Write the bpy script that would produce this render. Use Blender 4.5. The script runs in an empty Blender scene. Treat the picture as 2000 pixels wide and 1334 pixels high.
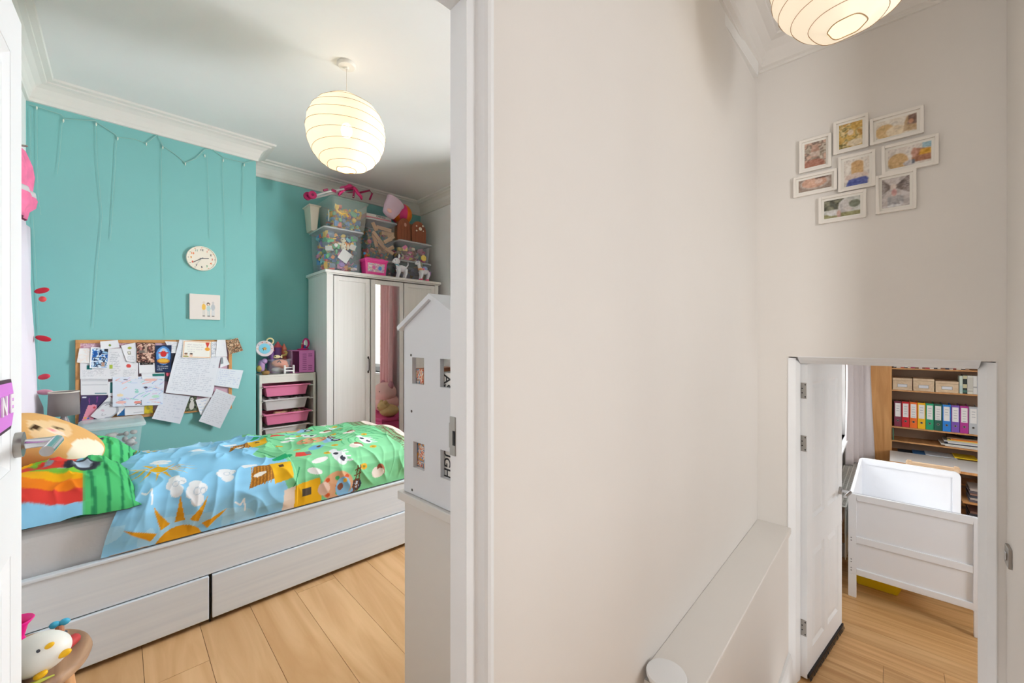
import bpy, bmesh, math, random
import numpy as np
from mathutils import Vector, Matrix, noise as mnoise

random.seed(11)
rng = np.random.default_rng(11)
S = bpy.context.scene
C = bpy.context.collection
PI = math.pi

# ------------------------------------------------------------------ camera
YAW = math.radians(45.8)          # angle from the view direction to world +X (to the right)
EYE = 1.26
FPX, HORIZ = 790.0, 664.0         # focal length in px of a 2000 px wide frame, horizon row
FW = Vector((math.cos(YAW), math.sin(YAW), 0)); RT = Vector((math.sin(YAW), -math.cos(YAW), 0))
cam_d = bpy.data.cameras.new('camera'); cam = bpy.data.objects.new('camera', cam_d); C.objects.link(cam)
cam_d.sensor_width = 36.0; cam_d.lens = FPX / 2000 * 36
cam_d.shift_y = (HORIZ - 667.0) / 2000; cam_d.clip_start = 0.02; cam_d.clip_end = 200
cam.location = (0, 0, EYE); cam.rotation_euler = (PI / 2, 0, -math.atan2(FW.x, FW.y))
S.camera = cam

# ------------------------------------------------------------------ world, big lights, exposure
W = bpy.data.worlds.new('world'); S.world = W; W.use_nodes = True
bg = W.node_tree.nodes['Background']; bg.inputs[0].default_value = (0.985, 0.99, 1.0, 1); bg.inputs[1].default_value = 1.8
S.view_settings.view_transform = 'Standard'; S.view_settings.look = 'None'
S.view_settings.gamma = 1.0; S.view_settings.use_curve_mapping = False
S.view_settings.exposure = 0.32
S.cycles.use_denoising = True; S.cycles.use_light_tree = False
S.cycles.max_bounces = 6; S.cycles.diffuse_bounces = 4; S.cycles.glossy_bounces = 2; S.cycles.transmission_bounces = 2; S.cycles.transparent_max_bounces = 10
S.cycles.use_adaptive_sampling = True; S.cycles.adaptive_threshold = 0.05
S.cycles.caustics_reflective = False; S.cycles.caustics_refractive = False
S.cycles.sample_clamp_indirect = 6.0

def area_light(name, loc, target, sx, sy, power, col):
    l = bpy.data.lights.new(name, 'AREA'); l.shape = 'RECTANGLE'; l.size = sx; l.size_y = sy; l.energy = power; l.color = col
    o = bpy.data.objects.new(name, l); C.objects.link(o); o.location = loc
    o.rotation_euler = (Vector(target) - Vector(loc)).to_track_quat('-Z', 'Y').to_euler()
    return o
DH = math.radians(2.5)            # the hall and the room below stand 2.5 degrees off the bedroom's axes
cD, sD = math.cos(DH), math.sin(DH)
def H(a, b, z=0.0): return Vector((a * cD - b * sD, a * sD + b * cD, z))
# daylight from the open sky over the yard, into the bedroom window and the window of the room below
area_light('yard_daylight', (3.8, 1.42, 1.75), (3.3, 3.36, 1.7), 1.3, 1.9, 400, (0.9, 0.955, 1.0))
area_light('yard_daylight_below', H(5.4, 2.4, 2.3), H(5.4, -0.6, -0.9), 2.4, 1.6, 130, (0.95, 0.98, 1.0))
area_light('below_fill_light', H(3.1, -3.5, 1.1), H(4.3, -0.1, -0.4), 1.6, 1.4, 120, (0.97, 0.98, 1.0))  # added fill light for the cot front, shining through an invented window
# added fill light outside an invented landing window, aimed at the stair end wall
area_light('landing_fill_light', H(-0.1, -2.5, 1.9), H(2.95, 0.2, 1.7), 1.6, 2.2, 165, (1.0, 0.985, 0.96))

# ------------------------------------------------------------------ pixel -> point on a real plane
def ray(px, py): return FW + RT * ((px - 1000) / FPX) + Vector((0, 0, (HORIZ - py) / FPX))
def onY(px, py, y): d = ray(px, py); t = y / d.y; return Vector((d.x * t, y, EYE + d.z * t))
def onZ(px, py, z): d = ray(px, py); t = (z - EYE) / d.z; return Vector((d.x * t, d.y * t, z))
def onA(px, py, a):               # plane A = a of the hall, result in hall coordinates
    d = ray(px, py); dx = d.x * cD + d.y * sD; dy = -d.x * sD + d.y * cD; t = a / dx
    return Vector((a, dy * t, EYE + d.z * t))

# ------------------------------------------------------------------ colour and materials
def lin(c):
    c = np.clip(np.asarray(c, float) / 255.0, 0, 1)
    return np.where(c <= 0.04045, c / 12.92, ((c + 0.055) / 1.055) ** 2.4)
MATS = {}
def mt(key, rgb=(200, 200, 200), rough=0.55, metal=0.0, var=0.0, scale=6.0, bump=0.0, bscale=60.0, emit=0.0, spec=0.4, sheen=0.0):
    if key in MATS: return MATS[key]
    m = bpy.data.materials.new(key); m.use_nodes = True; nt = m.node_tree; b = nt.nodes['Principled BSDF']
    r, g, bl = lin(rgb); b.inputs['Base Color'].default_value = (r, g, bl, 1)
    b.inputs['Roughness'].default_value = rough; b.inputs['Metallic'].default_value = metal
    b.inputs['Specular IOR Level'].default_value = spec
    if sheen: b.inputs['Sheen Weight'].default_value = sheen
    if emit: b.inputs['Emission Color'].default_value = (r, g, bl, 1); b.inputs['Emission Strength'].default_value = emit
    tc = nt.nodes.new('ShaderNodeTexCoord')
    if var:
        n = nt.nodes.new('ShaderNodeTexNoise'); n.inputs['Scale'].default_value = scale; n.inputs['Detail'].default_value = 4
        nt.links.new(tc.outputs['Object'], n.inputs['Vector'])
        rp = nt.nodes.new('ShaderNodeValToRGB'); rp.color_ramp.elements[0].position = .3; rp.color_ramp.elements[1].position = .7
        rp.color_ramp.elements[0].color = (r * (1 - var), g * (1 - var), bl * (1 - var), 1)
        rp.color_ramp.elements[1].color = (min(1, r * (1 + var)), min(1, g * (1 + var)), min(1, bl * (1 + var)), 1)
        nt.links.new(n.outputs['Fac'], rp.inputs['Fac']); nt.links.new(rp.outputs['Color'], b.inputs['Base Color'])
    if bump:
        n2 = nt.nodes.new('ShaderNodeTexNoise'); n2.inputs['Scale'].default_value = bscale; n2.inputs['Detail'].default_value = 3
        nt.links.new(tc.outputs['Object'], n2.inputs['Vector'])
        bp = nt.nodes.new('ShaderNodeBump'); bp.inputs['Strength'].default_value = bump; bp.inputs['Distance'].default_value = 0.01
        nt.links.new(n2.outputs['Fac'], bp.inputs['Height']); nt.links.new(bp.outputs['Normal'], b.inputs['Normal'])
    MATS[key] = m; return m

def wood(key, c1, c2, stretch=(14, 1.2, 14), rough=0.45, vary=0.16, warp=1.5, spec=0.35):
    """grain running along local Y; each object gets its own offset and tone"""
    if key in MATS: return MATS[key]
    m = bpy.data.materials.new(key); m.use_nodes = True; nt = m.node_tree; b = nt.nodes['Principled BSDF']; L = nt.links
    tc = nt.nodes.new('ShaderNodeTexCoord'); oi = nt.nodes.new('ShaderNodeObjectInfo')
    mul = nt.nodes.new('ShaderNodeMath'); mul.operation = 'MULTIPLY'; mul.inputs[1].default_value = 37.0
    L.new(oi.outputs['Random'], mul.inputs[0])
    add = nt.nodes.new('ShaderNodeVectorMath'); add.operation = 'ADD'
    L.new(tc.outputs['Object'], add.inputs[0]); L.new(mul.outputs[0], add.inputs[1])
    mp = nt.nodes.new('ShaderNodeMapping'); mp.inputs['Scale'].default_value = stretch; L.new(add.outputs[0], mp.inputs['Vector'])
    n = nt.nodes.new('ShaderNodeTexNoise'); n.inputs['Scale'].default_value = 1.0; n.inputs['Detail'].default_value = 6
    n.inputs['Distortion'].default_value = warp; L.new(mp.outputs[0], n.inputs['Vector'])
    rp = nt.nodes.new('ShaderNodeValToRGB'); a, c = lin(c1), lin(c2)
    rp.color_ramp.elements[0].position = .32; rp.color_ramp.elements[0].color = (*a, 1)
    rp.color_ramp.elements[1].position = .68; rp.color_ramp.elements[1].color = (*c, 1)
    L.new(n.outputs['Fac'], rp.inputs['Fac'])
    mr = nt.nodes.new('ShaderNodeMapRange'); mr.inputs[3].default_value = 1 - vary; mr.inputs[4].default_value = 1 + vary * .6
    L.new(oi.outputs['Random'], mr.inputs[0])
    vm = nt.nodes.new('ShaderNodeVectorMath'); vm.operation = 'SCALE'; L.new(rp.outputs[0], vm.inputs[0]); L.new(mr.outputs[0], vm.inputs['Scale'])
    L.new(vm.outputs[0], b.inputs['Base Color']); b.inputs['Roughness'].default_value = rough; b.inputs['Specular IOR Level'].default_value = spec
    MATS[key] = m; return m

def printed(key='printed', rough=0.7, bump=0.0):
    """flat print / dyed cloth: the colour stored on the mesh"""
    if key in MATS: return MATS[key]
    m = bpy.data.materials.new(key); m.use_nodes = True; nt = m.node_tree; b = nt.nodes['Principled BSDF']
    at = nt.nodes.new('ShaderNodeAttribute'); at.attribute_name = 'Col'; nt.links.new(at.outputs['Color'], b.inputs['Base Color'])
    b.inputs['Roughness'].default_value = rough; b.inputs['Specular IOR Level'].default_value = 0.25
    if bump:
        tc = nt.nodes.new('ShaderNodeTexCoord'); n2 = nt.nodes.new('ShaderNodeTexNoise'); n2.inputs['Scale'].default_value = 14; n2.inputs['Detail'].default_value = 5
        nt.links.new(tc.outputs['Object'], n2.inputs['Vector'])
        bp = nt.nodes.new('ShaderNodeBump'); bp.inputs['Strength'].default_value = bump; bp.inputs['Distance'].default_value = 0.02
        nt.links.new(n2.outputs['Fac'], bp.inputs['Height']); nt.links.new(bp.outputs['Normal'], b.inputs['Normal'])
    MATS[key] = m; return m

def clear(key, rgb, opac=0.25, rough=0.3):
    """thin see-through plastic or glass"""
    if key in MATS: return MATS[key]
    m = bpy.data.materials.new(key); m.use_nodes = True; nt = m.node_tree; b = nt.nodes['Principled BSDF']; out = nt.nodes['Material Output']
    b.inputs['Base Color'].default_value = (*lin(rgb), 1); b.inputs['Roughness'].default_value = rough
    t = nt.nodes.new('ShaderNodeBsdfTransparent'); mx = nt.nodes.new('ShaderNodeMixShader'); mx.inputs[0].default_value = opac
    nt.links.new(t.outputs[0], mx.inputs[1]); nt.links.new(b.outputs[0], mx.inputs[2]); nt.links.new(mx.outputs[0], out.inputs[0])
    MATS[key] = m; return m

# ------------------------------------------------------------------ mesh building
class MB:
    def __init__(s): s.v = []; s.f = []
    def add(s, vs, fs):
        o = len(s.v); s.v += [tuple(p) for p in vs]; s.f += [tuple(i + o for i in f) for f in fs]; return s
    def box(s, x0, x1, y0, y1, z0, z1):
        vs = [(x, y, z) for x in (x0, x1) for y in (y0, y1) for z in (z0, z1)]
        return s.add(vs, [(0, 1, 3, 2), (4, 6, 7, 5), (0, 4, 5, 1), (2, 3, 7, 6), (0, 2, 6, 4), (1, 5, 7, 3)])
    def prism(s, poly, t0, t1, axis='z'):
        mp = {'z': lambda p, t: (p[0], p[1], t), 'x': lambda p, t: (t, p[0], p[1]), 'y': lambda p, t: (p[0], t, p[1])}[axis]
        n = len(poly); vs = [mp(p, t0) for p in poly] + [mp(p, t1) for p in poly]
        fs = [tuple(range(n))[::-1], tuple(range(n, 2 * n))] + [(i, (i + 1) % n, n + (i + 1) % n, n + i) for i in range(n)]
        return s.add(vs, fs)
    def lathe(s, prof, n=24, c=(0, 0, 0), sx=1.0, sy=1.0, wob=None):
        vs = []; fs = []; k = len(prof)
        for i in range(n):
            a = 2 * PI * i / n
            for j, (r, z) in enumerate(prof):
                w = wob(a, j / (k - 1)) if wob else 1.0
                vs.append((c[0] + r * w * math.cos(a) * sx, c[1] + r * w * math.sin(a) * sy, c[2] + z))
        for i in range(n):
            for j in range(k - 1):
                fs.append((i * k + j, ((i + 1) % n) * k + j, ((i + 1) % n) * k + j + 1, i * k + j + 1))
        if prof[0][0] > 1e-6: fs.append(tuple(i * k for i in range(n))[::-1])
        if prof[-1][0] > 1e-6: fs.append(tuple(i * k + k - 1 for i in range(n)))
        return s.add(vs, fs)
    def lathe_open(s, prof, n=24, c=(0, 0, 0)):
        vs = []; fs = []; k = len(prof)
        for i in range(n):
            a = 2 * PI * i / n
            for r, z in prof: vs.append((c[0] + r * math.cos(a), c[1] + r * math.sin(a), c[2] + z))
        for i in range(n):
            for j in range(k - 1): fs.append((i * k + j, ((i + 1) % n) * k + j, ((i + 1) % n) * k + j + 1, i * k + j + 1))
        return s.add(vs, fs)
    def tube(s, pts, r, n=8, closed=False):
        pts = [Vector(p) for p in pts]; m = len(pts); rr = r if isinstance(r, (list, tuple)) else [r] * m
        vs = []; fs = []; up = None
        for i, p in enumerate(pts):
            if closed: t = pts[(i + 1) % m] - pts[i - 1]
            else: t = pts[min(i + 1, m - 1)] - pts[max(i - 1, 0)]
            t = t.normalized() if t.length > 1e-9 else Vector((0, 0, 1))
            if up is None:
                up = Vector((0, 0, 1)) if abs(t.z) < .9 else Vector((1, 0, 0))
            u = (up - t * up.dot(t)); u = u.normalized() if u.length > 1e-6 else t.orthogonal().normalized(); up = u
            w = t.cross(u)
            for k in range(n):
                a = 2 * PI * k / n; vs.append(p + (u * math.cos(a) + w * math.sin(a)) * rr[i])
        for i in range(m if closed else m - 1):
            for k in range(n):
                j = (i + 1) % m
                fs.append((i * n + k, i * n + (k + 1) % n, j * n + (k + 1) % n, j * n + k))
        if not closed: fs += [tuple(range(n))[::-1], tuple((m - 1) * n + k for k in range(n))]
        return s.add(vs, fs)
    def cyl(s, p, q, r0, r1=None, n=20): return s.tube([p, q], [r0, r0 if r1 is None else r1], n)
    def ell(s, c, rx, ry, rz, n=16, k=10, rot=None):
        vs = []; fs = []
        for j in range(k + 1):
            th = PI * j / k
            for i in range(n):
                a = 2 * PI * i / n
                p = Vector((rx * math.sin(th) * math.cos(a), ry * math.sin(th) * math.sin(a), rz * math.cos(th)))
                if rot: p = rot @ p
                vs.append(p + Vector(c))
        for j in range(k):
            for i in range(n): fs.append((j * n + i, (j + 1) * n + i, (j + 1) * n + (i + 1) % n, j * n + (i + 1) % n))
        return s.add(vs, fs)
    def xf(s, m):
        s.v = [tuple(m @ Vector(p)) for p in s.v]; return s
    def mesh(s, name):
        me = bpy.data.meshes.new(name); me.from_pydata(s.v, [], s.f)
        bm = bmesh.new(); bm.from_mesh(me); bmesh.ops.remove_doubles(bm, verts=bm.verts, dist=1e-6)
        bmesh.ops.recalc_face_normals(bm, faces=bm.faces); bm.to_mesh(me); bm.free(); return me
    def build(s, name, mat, parent=None, smooth=False, bev=0.0, seg=2):
        return put(name, s.mesh(name), mat, parent, smooth, bev, seg)

def put(name, me, mat, parent=None, smooth=False, bev=0.0, seg=2):
    o = bpy.data.objects.new(name, me); C.objects.link(o)
    if mat is not None and not me.materials: me.materials.append(mat)
    if parent is not None: o.parent = parent
    if smooth:
        me.polygons.foreach_set('use_smooth', [True] * len(me.polygons))
        if smooth == 'auto':
            bm = bmesh.new(); bm.from_mesh(me)
            for e in bm.edges:
                if len(e.link_faces) == 2 and e.calc_face_angle(0) > 0.7: e.smooth = False
            bm.to_mesh(me); bm.free()
    if bev:
        md = o.modifiers.new('bevel', 'BEVEL'); md.width = bev; md.segments = seg; md.limit_method = 'ANGLE'; md.harden_normals = False
    return o
def tag(o, label=None, cat=None, group=None, kind=None):
    if label: o['label'] = label
    if cat: o['category'] = cat
    if group: o['group'] = group
    if kind: o['kind'] = kind
    return o
def thing(name, label, cat, loc=(0, 0, 0), rz=0.0, group=None):
    o = bpy.data.objects.new(name, None); C.objects.link(o); o.location = loc; o.rotation_euler = (0, 0, rz); o.empty_display_size = .05
    return tag(o, label, cat, group)
def struct(name, mb, mat, hall=False, parent=None, smooth=False, bev=0.0):
    o = mb.build(name, mat, parent, smooth, bev)
    if parent is None:
        o['kind'] = 'structure'
        if hall: o.rotation_euler.z = DH
    return o

def grid_mesh(name, P, col=None, wrap=False):
    """P: (n,m,3) points, col: (n,m,3) sRGB 0..255"""
    n, m = P.shape[:2]; me = bpy.data.meshes.new(name)
    me.vertices.add(n * m); me.vertices.foreach_set('co', np.ascontiguousarray(P, dtype=np.float32).ravel())
    i = np.arange(n - 1 + (1 if wrap else 0))[:, None]; j = np.arange(m - 1)[None, :]; i2 = (i + 1) % n
    q = np.stack([i * m + j, i2 * m + j, i2 * m + j + 1, i * m + j + 1], -1).reshape(-1, 4)
    me.loops.add(q.size); me.loops.foreach_set('vertex_index', q.ravel().astype(np.int32))
    me.polygons.add(len(q)); me.polygons.foreach_set('loop_start', np.arange(0, q.size, 4, dtype=np.int32))
    me.polygons.foreach_set('loop_total', np.full(len(q), 4, np.int32)); me.update(calc_edges=True)
    me.polygons.foreach_set('use_smooth', [True] * len(q))
    if col is not None: set_col(me, col.reshape(-1, 3))
    return me
def set_col(me, col):
    ca = me.color_attributes.new('Col', 'FLOAT_COLOR', 'POINT')
    ca.data.foreach_set('color', np.concatenate([lin(col), np.ones((len(col), 1))], 1).astype(np.float32).ravel())

def vnoise(x, y, seed=0):
    r = np.random.default_rng(seed).random((64, 64)); xi = np.floor(x).astype(int); yi = np.floor(y).astype(int)
    fx = x - xi; fy = y - yi; fx = fx * fx * (3 - 2 * fx); fy = fy * fy * (3 - 2 * fy)
    g = lambda a, b: r[a % 64, b % 64]
    return (g(xi, yi) * (1 - fx) + g(xi + 1, yi) * fx) * (1 - fy) + (g(xi, yi + 1) * (1 - fx) + g(xi + 1, yi + 1) * fx) * fy

class Cv:
    """small painter: physical coordinates (x right 0..w, y up 0..h), sRGB 0..255"""
    def __init__(s, w, h, bgc, res):
        s.w, s.h = w, h; s.nx = max(3, int(round(w / res)) + 1); s.ny = max(3, int(round(h / res)) + 1)
        s.a = np.zeros((s.nx, s.ny, 3)); s.a[:] = bgc
        s.X, s.Y = np.meshgrid(np.linspace(0, w, s.nx), np.linspace(0, h, s.ny), indexing='ij')
    def put(s, m, c): s.a[m] = c; return s
    def ell(s, cx, cy, rx, ry, c, rot=0.0):
        dx, dy = s.X - cx, s.Y - cy; co, si = math.cos(rot), math.sin(rot)
        return s.put(((dx * co + dy * si) / rx) ** 2 + ((-dx * si + dy * co) / ry) ** 2 <= 1, c)
    def rect(s, x0, y0, x1, y1, c): return s.put((s.X >= x0) & (s.X <= x1) & (s.Y >= y0) & (s.Y <= y1), c)
    def poly(s, pts, c):
        m = np.zeros(s.X.shape, bool); n = len(pts)
        for i in range(n):
            (x0, y0), (x1, y1) = pts[i], pts[(i + 1) % n]
            if y0 == y1: continue
            m ^= ((s.Y >= min(y0, y1)) & (s.Y < max(y0, y1)) & (s.X < x0 + (s.Y - y0) * (x1 - x0) / (y1 - y0)))
        return s.put(m, c)
    def line(s, x0, y0, x1, y1, w, c):
        dx, dy = x1 - x0, y1 - y0; L2 = dx * dx + dy * dy + 1e-12
        t = np.clip(((s.X - x0) * dx + (s.Y - y0) * dy) / L2, 0, 1)
        return s.put((s.X - x0 - t * dx) ** 2 + (s.Y - y0 - t * dy) ** 2 <= (w / 2) ** 2, c)
    def path(s, pts, w, c):
        for p, q in zip(pts[:-1], pts[1:]): s.line(*p, *q, w, c)
        return s
    def ring(s, cx, cy, r0, r1, c, a0=None, a1=None):
        d = np.hypot(s.X - cx, s.Y - cy); m = (d >= r0) & (d <= r1)
        if a0 is not None:
            an = np.degrees(np.arctan2(s.Y - cy, s.X - cx)) % 360; m &= (an >= a0) & (an <= a1)
        return s.put(m, c)
    def blotch(s, cols, sc, seed, amt=1.0, box=None):
        n = vnoise(s.X / sc + seed, s.Y / sc + seed * 2, seed) * .65 + vnoise(s.X / sc * 2.3, s.Y / sc * 2.3, seed + 5) * .35
        k = np.clip(((n - .2) / .6 * len(cols)).astype(int), 0, len(cols) - 1); c = np.array(cols, float)[k]
        m = np.ones(s.X.shape, bool) if box is None else (s.X >= box[0]) & (s.X <= box[2]) & (s.Y >= box[1]) & (s.Y <= box[3])
        s.a[m] = s.a[m] * (1 - amt) + c[m] * amt; return s
    def soft(s, n=1):
        for _ in range(n):
            p = np.pad(s.a, ((1, 1), (1, 1), (0, 0)), 'edge'); s.a = (p[:-2, 1:-1] + p[2:, 1:-1] + p[1:-1, :-2] + p[1:-1, 2:] + 2 * p[1:-1, 1:-1]) / 6
        return s
    def script(s, x0, y0, x1, y1, rows, c, seed=0, amt=.8, dens=.75):
        """rows of handwriting seen from too far to read"""
        r = np.random.default_rng(seed); hgt = (y1 - y0) / rows
        for k in range(rows):
            yc = y1 - (k + .5) * hgt; xe = x0 + (x1 - x0) * (r.uniform(.75, 1.0) if k < rows - 1 else .45)
            n = vnoise(s.X / (hgt * .35) + k * 7, s.Y * 0 + k, seed + k)
            m = (np.abs(s.Y - yc - (n - .5) * hgt * .3) < hgt * .17) & (s.X > x0) & (s.X < xe) & (n < dens)
            s.a[m] = s.a[m] * (1 - amt) + np.array(c, float) * amt
        return s

def sheet_mesh(name, q, cv, nrm, curl=0.004, thick=0.0006):
    """printed sheet: q = TL, TR, BR, BL points; painted by cv; slightly curled away from the wall"""
    tl, tr, br, bl = [np.array(p, float) for p in q]
    u = np.linspace(0, 1, cv.nx)[:, None, None]; v = np.linspace(0, 1, cv.ny)[None, :, None]
    P = (bl * (1 - u) + br * u) * (1 - v) + (tl * (1 - u) + tr * u) * v
    lift = curl * ((1 - v) ** 2 + .35 * (2 * u - 1) ** 2)
    return grid_mesh(name, P + np.array(nrm, float) * lift, cv.a)

def text_mesh(txt, size, name='lettering', ext=0.0, align='CENTER', bold=0.0):
    cu = bpy.data.curves.new('t', 'FONT'); cu.body = txt; cu.size = size; cu.extrude = ext; cu.offset = bold
    cu.align_x = align; cu.align_y = 'CENTER'; cu.resolution_u = 3
    o = bpy.data.objects.new('t', cu); C.objects.link(o); dg = bpy.context.evaluated_depsgraph_get(); dg.update()
    me = bpy.data.meshes.new_from_object(o.evaluated_get(dg)); bpy.data.objects.remove(o); bpy.data.curves.remove(cu)
    me.name = name; me.materials.clear(); return me

def frame_box(mb, x0, x1, z0, z1, w, y0, y1):
    """rectangular frame in the XZ plane"""
    mb.box(x0, x0 + w, y0, y1, z0, z1); mb.box(x1 - w, x1, y0, y1, z0, z1)
    mb.box(x0 + w, x1 - w, y0, y1, z0, z0 + w); mb.box(x0 + w, x1 - w, y0, y1, z1 - w, z1); return mb

def sweep(mb, path, prof, closed=False):
    """mitred sweep of prof [(offset to the left of travel, z)] along a plan polyline"""
    n = len(path); pts = [Vector((p[0], p[1])) for p in path]; rows = []
    for i, p in enumerate(pts):
        d0 = (p - pts[i - 1]).normalized() if i > 0 else None
        d1 = (pts[i + 1] - p).normalized() if i < n - 1 else None
        n0 = Vector((-d0.y, d0.x)) if d0 else None; n1 = Vector((-d1.y, d1.x)) if d1 else None
        if n0 is None: m = n1
        elif n1 is None: m = n0
        else:
            m = (n0 + n1); m = m / max(1e-6, m.dot(n0) if abs(m.dot(n0)) > 1e-6 else 1)
        rows.append([(p.x + m.x * o, p.y + m.y * o, z) for o, z in prof])
    k = len(prof); vs = [v for r in rows for v in r]; fs = []
    for i in range(n - 1):
        for j in range(k):
            fs.append((i * k + j, (i + 1) * k + j, (i + 1) * k + (j + 1) % k, i * k + (j + 1) % k))
    fs += [tuple(range(k)), tuple((n - 1) * k + j for j in range(k))[::-1]]
    return mb.add(vs, fs)

# ================================================================== THE SETTING
# materials of the place
m_white = mt('white_paint', (238, 237, 234), .6, var=.015, scale=2.5, bump=.02, bscale=40)
m_hall = mt('hall_white_paint', (229, 225, 220), .65, var=.015, scale=1.6, bump=.03, bscale=30)
m_teal = mt('teal_paint', (130, 193, 190), .65, var=.02, scale=1.5, bump=.03, bscale=35)
m_gloss = mt('white_gloss_wood', (236, 237, 238), .55, var=.012, scale=5, spec=.2)
m_cornice = mt('cornice_plaster', (232, 229, 222), .6)
m_chrome = mt('chrome', (205, 207, 210), .12, 1.0)
m_steel = mt('brushed_steel', (168, 164, 158), .32, 1.0)
m_black = mt('black_plastic', (24, 24, 26), .5)
m_pane = clear('window_glass', (235, 245, 250), .08, .02)
m_upvc = mt('white_upvc', (238, 240, 242), .3)
m_oak = wood('oak_plank', (206, 160, 110), (228, 186, 138), (9, .9, 9), .42, .07, 2.0)
m_oak2 = wood('oak_plank_below', (202, 152, 96), (230, 186, 130), (13, .8, 13), .36, .12, 1.6)
m_sub = mt('dark_underlay', (70, 48, 30), .8)

XL, XR, YF, YC, YB, XC, ZC = -.42, 2.65, .74, 3.97, 4.33, .834, 2.91
ZL = -.88                          # floor level of the room below
# floors ---------------------------------------------------------------
def planks(floor, cols, span, w, ztop, mat, hall, along_b=True, c0=0.0, lens=(1.1, 1.9)):
    """separate boards; column k covers [c0+k*w, +w] across; boards run along the other axis"""
    for k in range(cols):
        t = span[0] - random.uniform(0, .9)
        while t < span[1]:
            L = random.uniform(*lens); t0, t1 = max(t, span[0]), min(t + L, span[1]); t += L
            if t1 - t0 < .03: continue
            mb = MB().box(-(w / 2) + .0008, (w / 2) - .0008, -(t1 - t0) / 2 + .0008, (t1 - t0) / 2 - .0008, -.018, 0)
            o = mb.build('plank', mat, floor)
            o.location = (c0 + (k + .5) * w, (t0 + t1) / 2, ztop)
fl = struct('floor', MB().box(XL - .1, XR + .1, .60, YB + .1, -.12, -.018), m_sub)
planks(fl, 17, (.70, YB), .1888, 0.0, m_oak, False, c0=XL - .078, lens=(1.9, 2.8))
fb = struct('floor_room_below', MB().box(2.86, 7.5, -2.3, .72, ZL - .1, ZL - .018), m_sub, hall=True)
planks(fb, 25, (-2.2, .70), .1865, ZL, m_oak2, True, c0=2.86, lens=(1.3, 2.2))
lf = struct('floor_landing', MB().box(-2.0, 1.36, -1.5, .66, -.12, -.018).box(1.36, 2.6, -1.5, -.47, -.12, -.018), m_sub, hall=True)
planks(lf, 18, (-1.5, .66), .1866, 0.0, m_oak2, True, c0=-2.0)
stp = MB()
for k in range(4):
    stp.box(1.36 + k * .29, 1.36 + (k + 1) * .29 + .02, -.39, .47, -.176 * (k + 1) - .03, -.176 * (k + 1))
    stp.box(1.36 + k * .29, 1.36 + k * .29 + .02, -.39, .47, -.176 * (k + 1), -.176 * k - .03)
stp.box(1.36 + 4 * .29, 1.36 + 4 * .29 + .02, -.39, .47, ZL, -.176 * 4 - .03)
struct('trim_stair_flight', stp, m_oak2, hall=True)

# bedroom walls ----------------------------------------------------------
struct('wall_back', MB().box(XC - .3, XR + .1, YB, YB + .12, 0, ZC), m_teal)
struct('wall_chimney_breast', MB().box(XL - .1, XC, YC, YB, 0, ZC), m_teal)
struct('wall_left', MB().box(XL - .12, XL, .60, YC, 0, ZC), m_white)
WY0, WY1, WZ0, WZ1 = 1.0, 2.42, .80, 2.35
struct('wall_right', MB().box(XR, XR + .22, .80, WY0, 0, ZC).box(XR, XR + .22, WY1, YB + .12, 0, ZC)
       .box(XR, XR + .22, WY0, WY1, 0, WZ0).box(XR, XR + .22, WY0, WY1, WZ1, ZC), m_white)
struct('ceiling', MB().box(XL - .12, XR + .22, .74, YB + .12, ZC, ZC + .1), m_white)
cprof = [(0, 2.772), (.014, 2.774), (.016, 2.792), (.022, 2.802), (.030, 2.832), (.046, 2.858), (.072, 2.876), (.094, 2.882), (.096, 2.892), (.122, 2.896), (.126, ZC), (0, ZC)]
struct('trim_bedroom_cornice', sweep(MB(), [(XR, .84), (XR, YB), (XC, YB), (XC, YC), (XL, YC), (XL, .76)], cprof), m_cornice)
bprof = [(0, 0), (.016, 0), (.016, .12), (.010, .14), (0, .145)]
struct('baseboard_bedroom', sweep(MB(), [(XR, .84), (XR, YB), (XC, YB), (XC, YC), (XL, YC), (XL, .76)], bprof), m_gloss)
# door wall of the bedroom
struct('wall_front', MB().box(-1.2, -.25, .684, .742, 0, ZC + .2).box(-.25, .64, .684, .742, 2.05, ZC + .2), m_white)
jamb = [(.5302, .742), (.5302, .684), (.555, .684), (.5585, .681), (.561, .674), (.563, .664), (.567, .657), (.573, .654), (.582, .655), (.586, .672), (.64, .672), (.64, .742)]
fr = MB().box(.53, .64, .6845, .742, -.02, 2.05).box(-.25, -.19, .6845, .742, -.02, 2.05).box(-.19, .53, .6845, .742, 1.995, 2.05)
dfr = struct('trim_bedroom_door_frame', fr, m_gloss)
arc = [(.5305, .6845)] + jamb[1:-2] + [(.64, .672), (.64, .6845)]
fr2 = MB().prism(arc, -.02, 2.02).prism([(-.19 - (x - .53), y) for x, y in arc], -.02, 2.02).box(-.25, .59, .655, .6845, 2.02, 2.075)
struct('trim_bedroom_architrave', fr2, m_gloss)
lk = MB().box(.5275, .5302, .722, .741, 1.005, 1.09).box(.529, .531, .733, .746, 1.02, 1.075)
lk.build('strike_plate', m_steel, dfr)
MB().box(.5268, .529, .722, .730, 1.028, 1.06).build('latch_hole', m_black, dfr)

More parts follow.
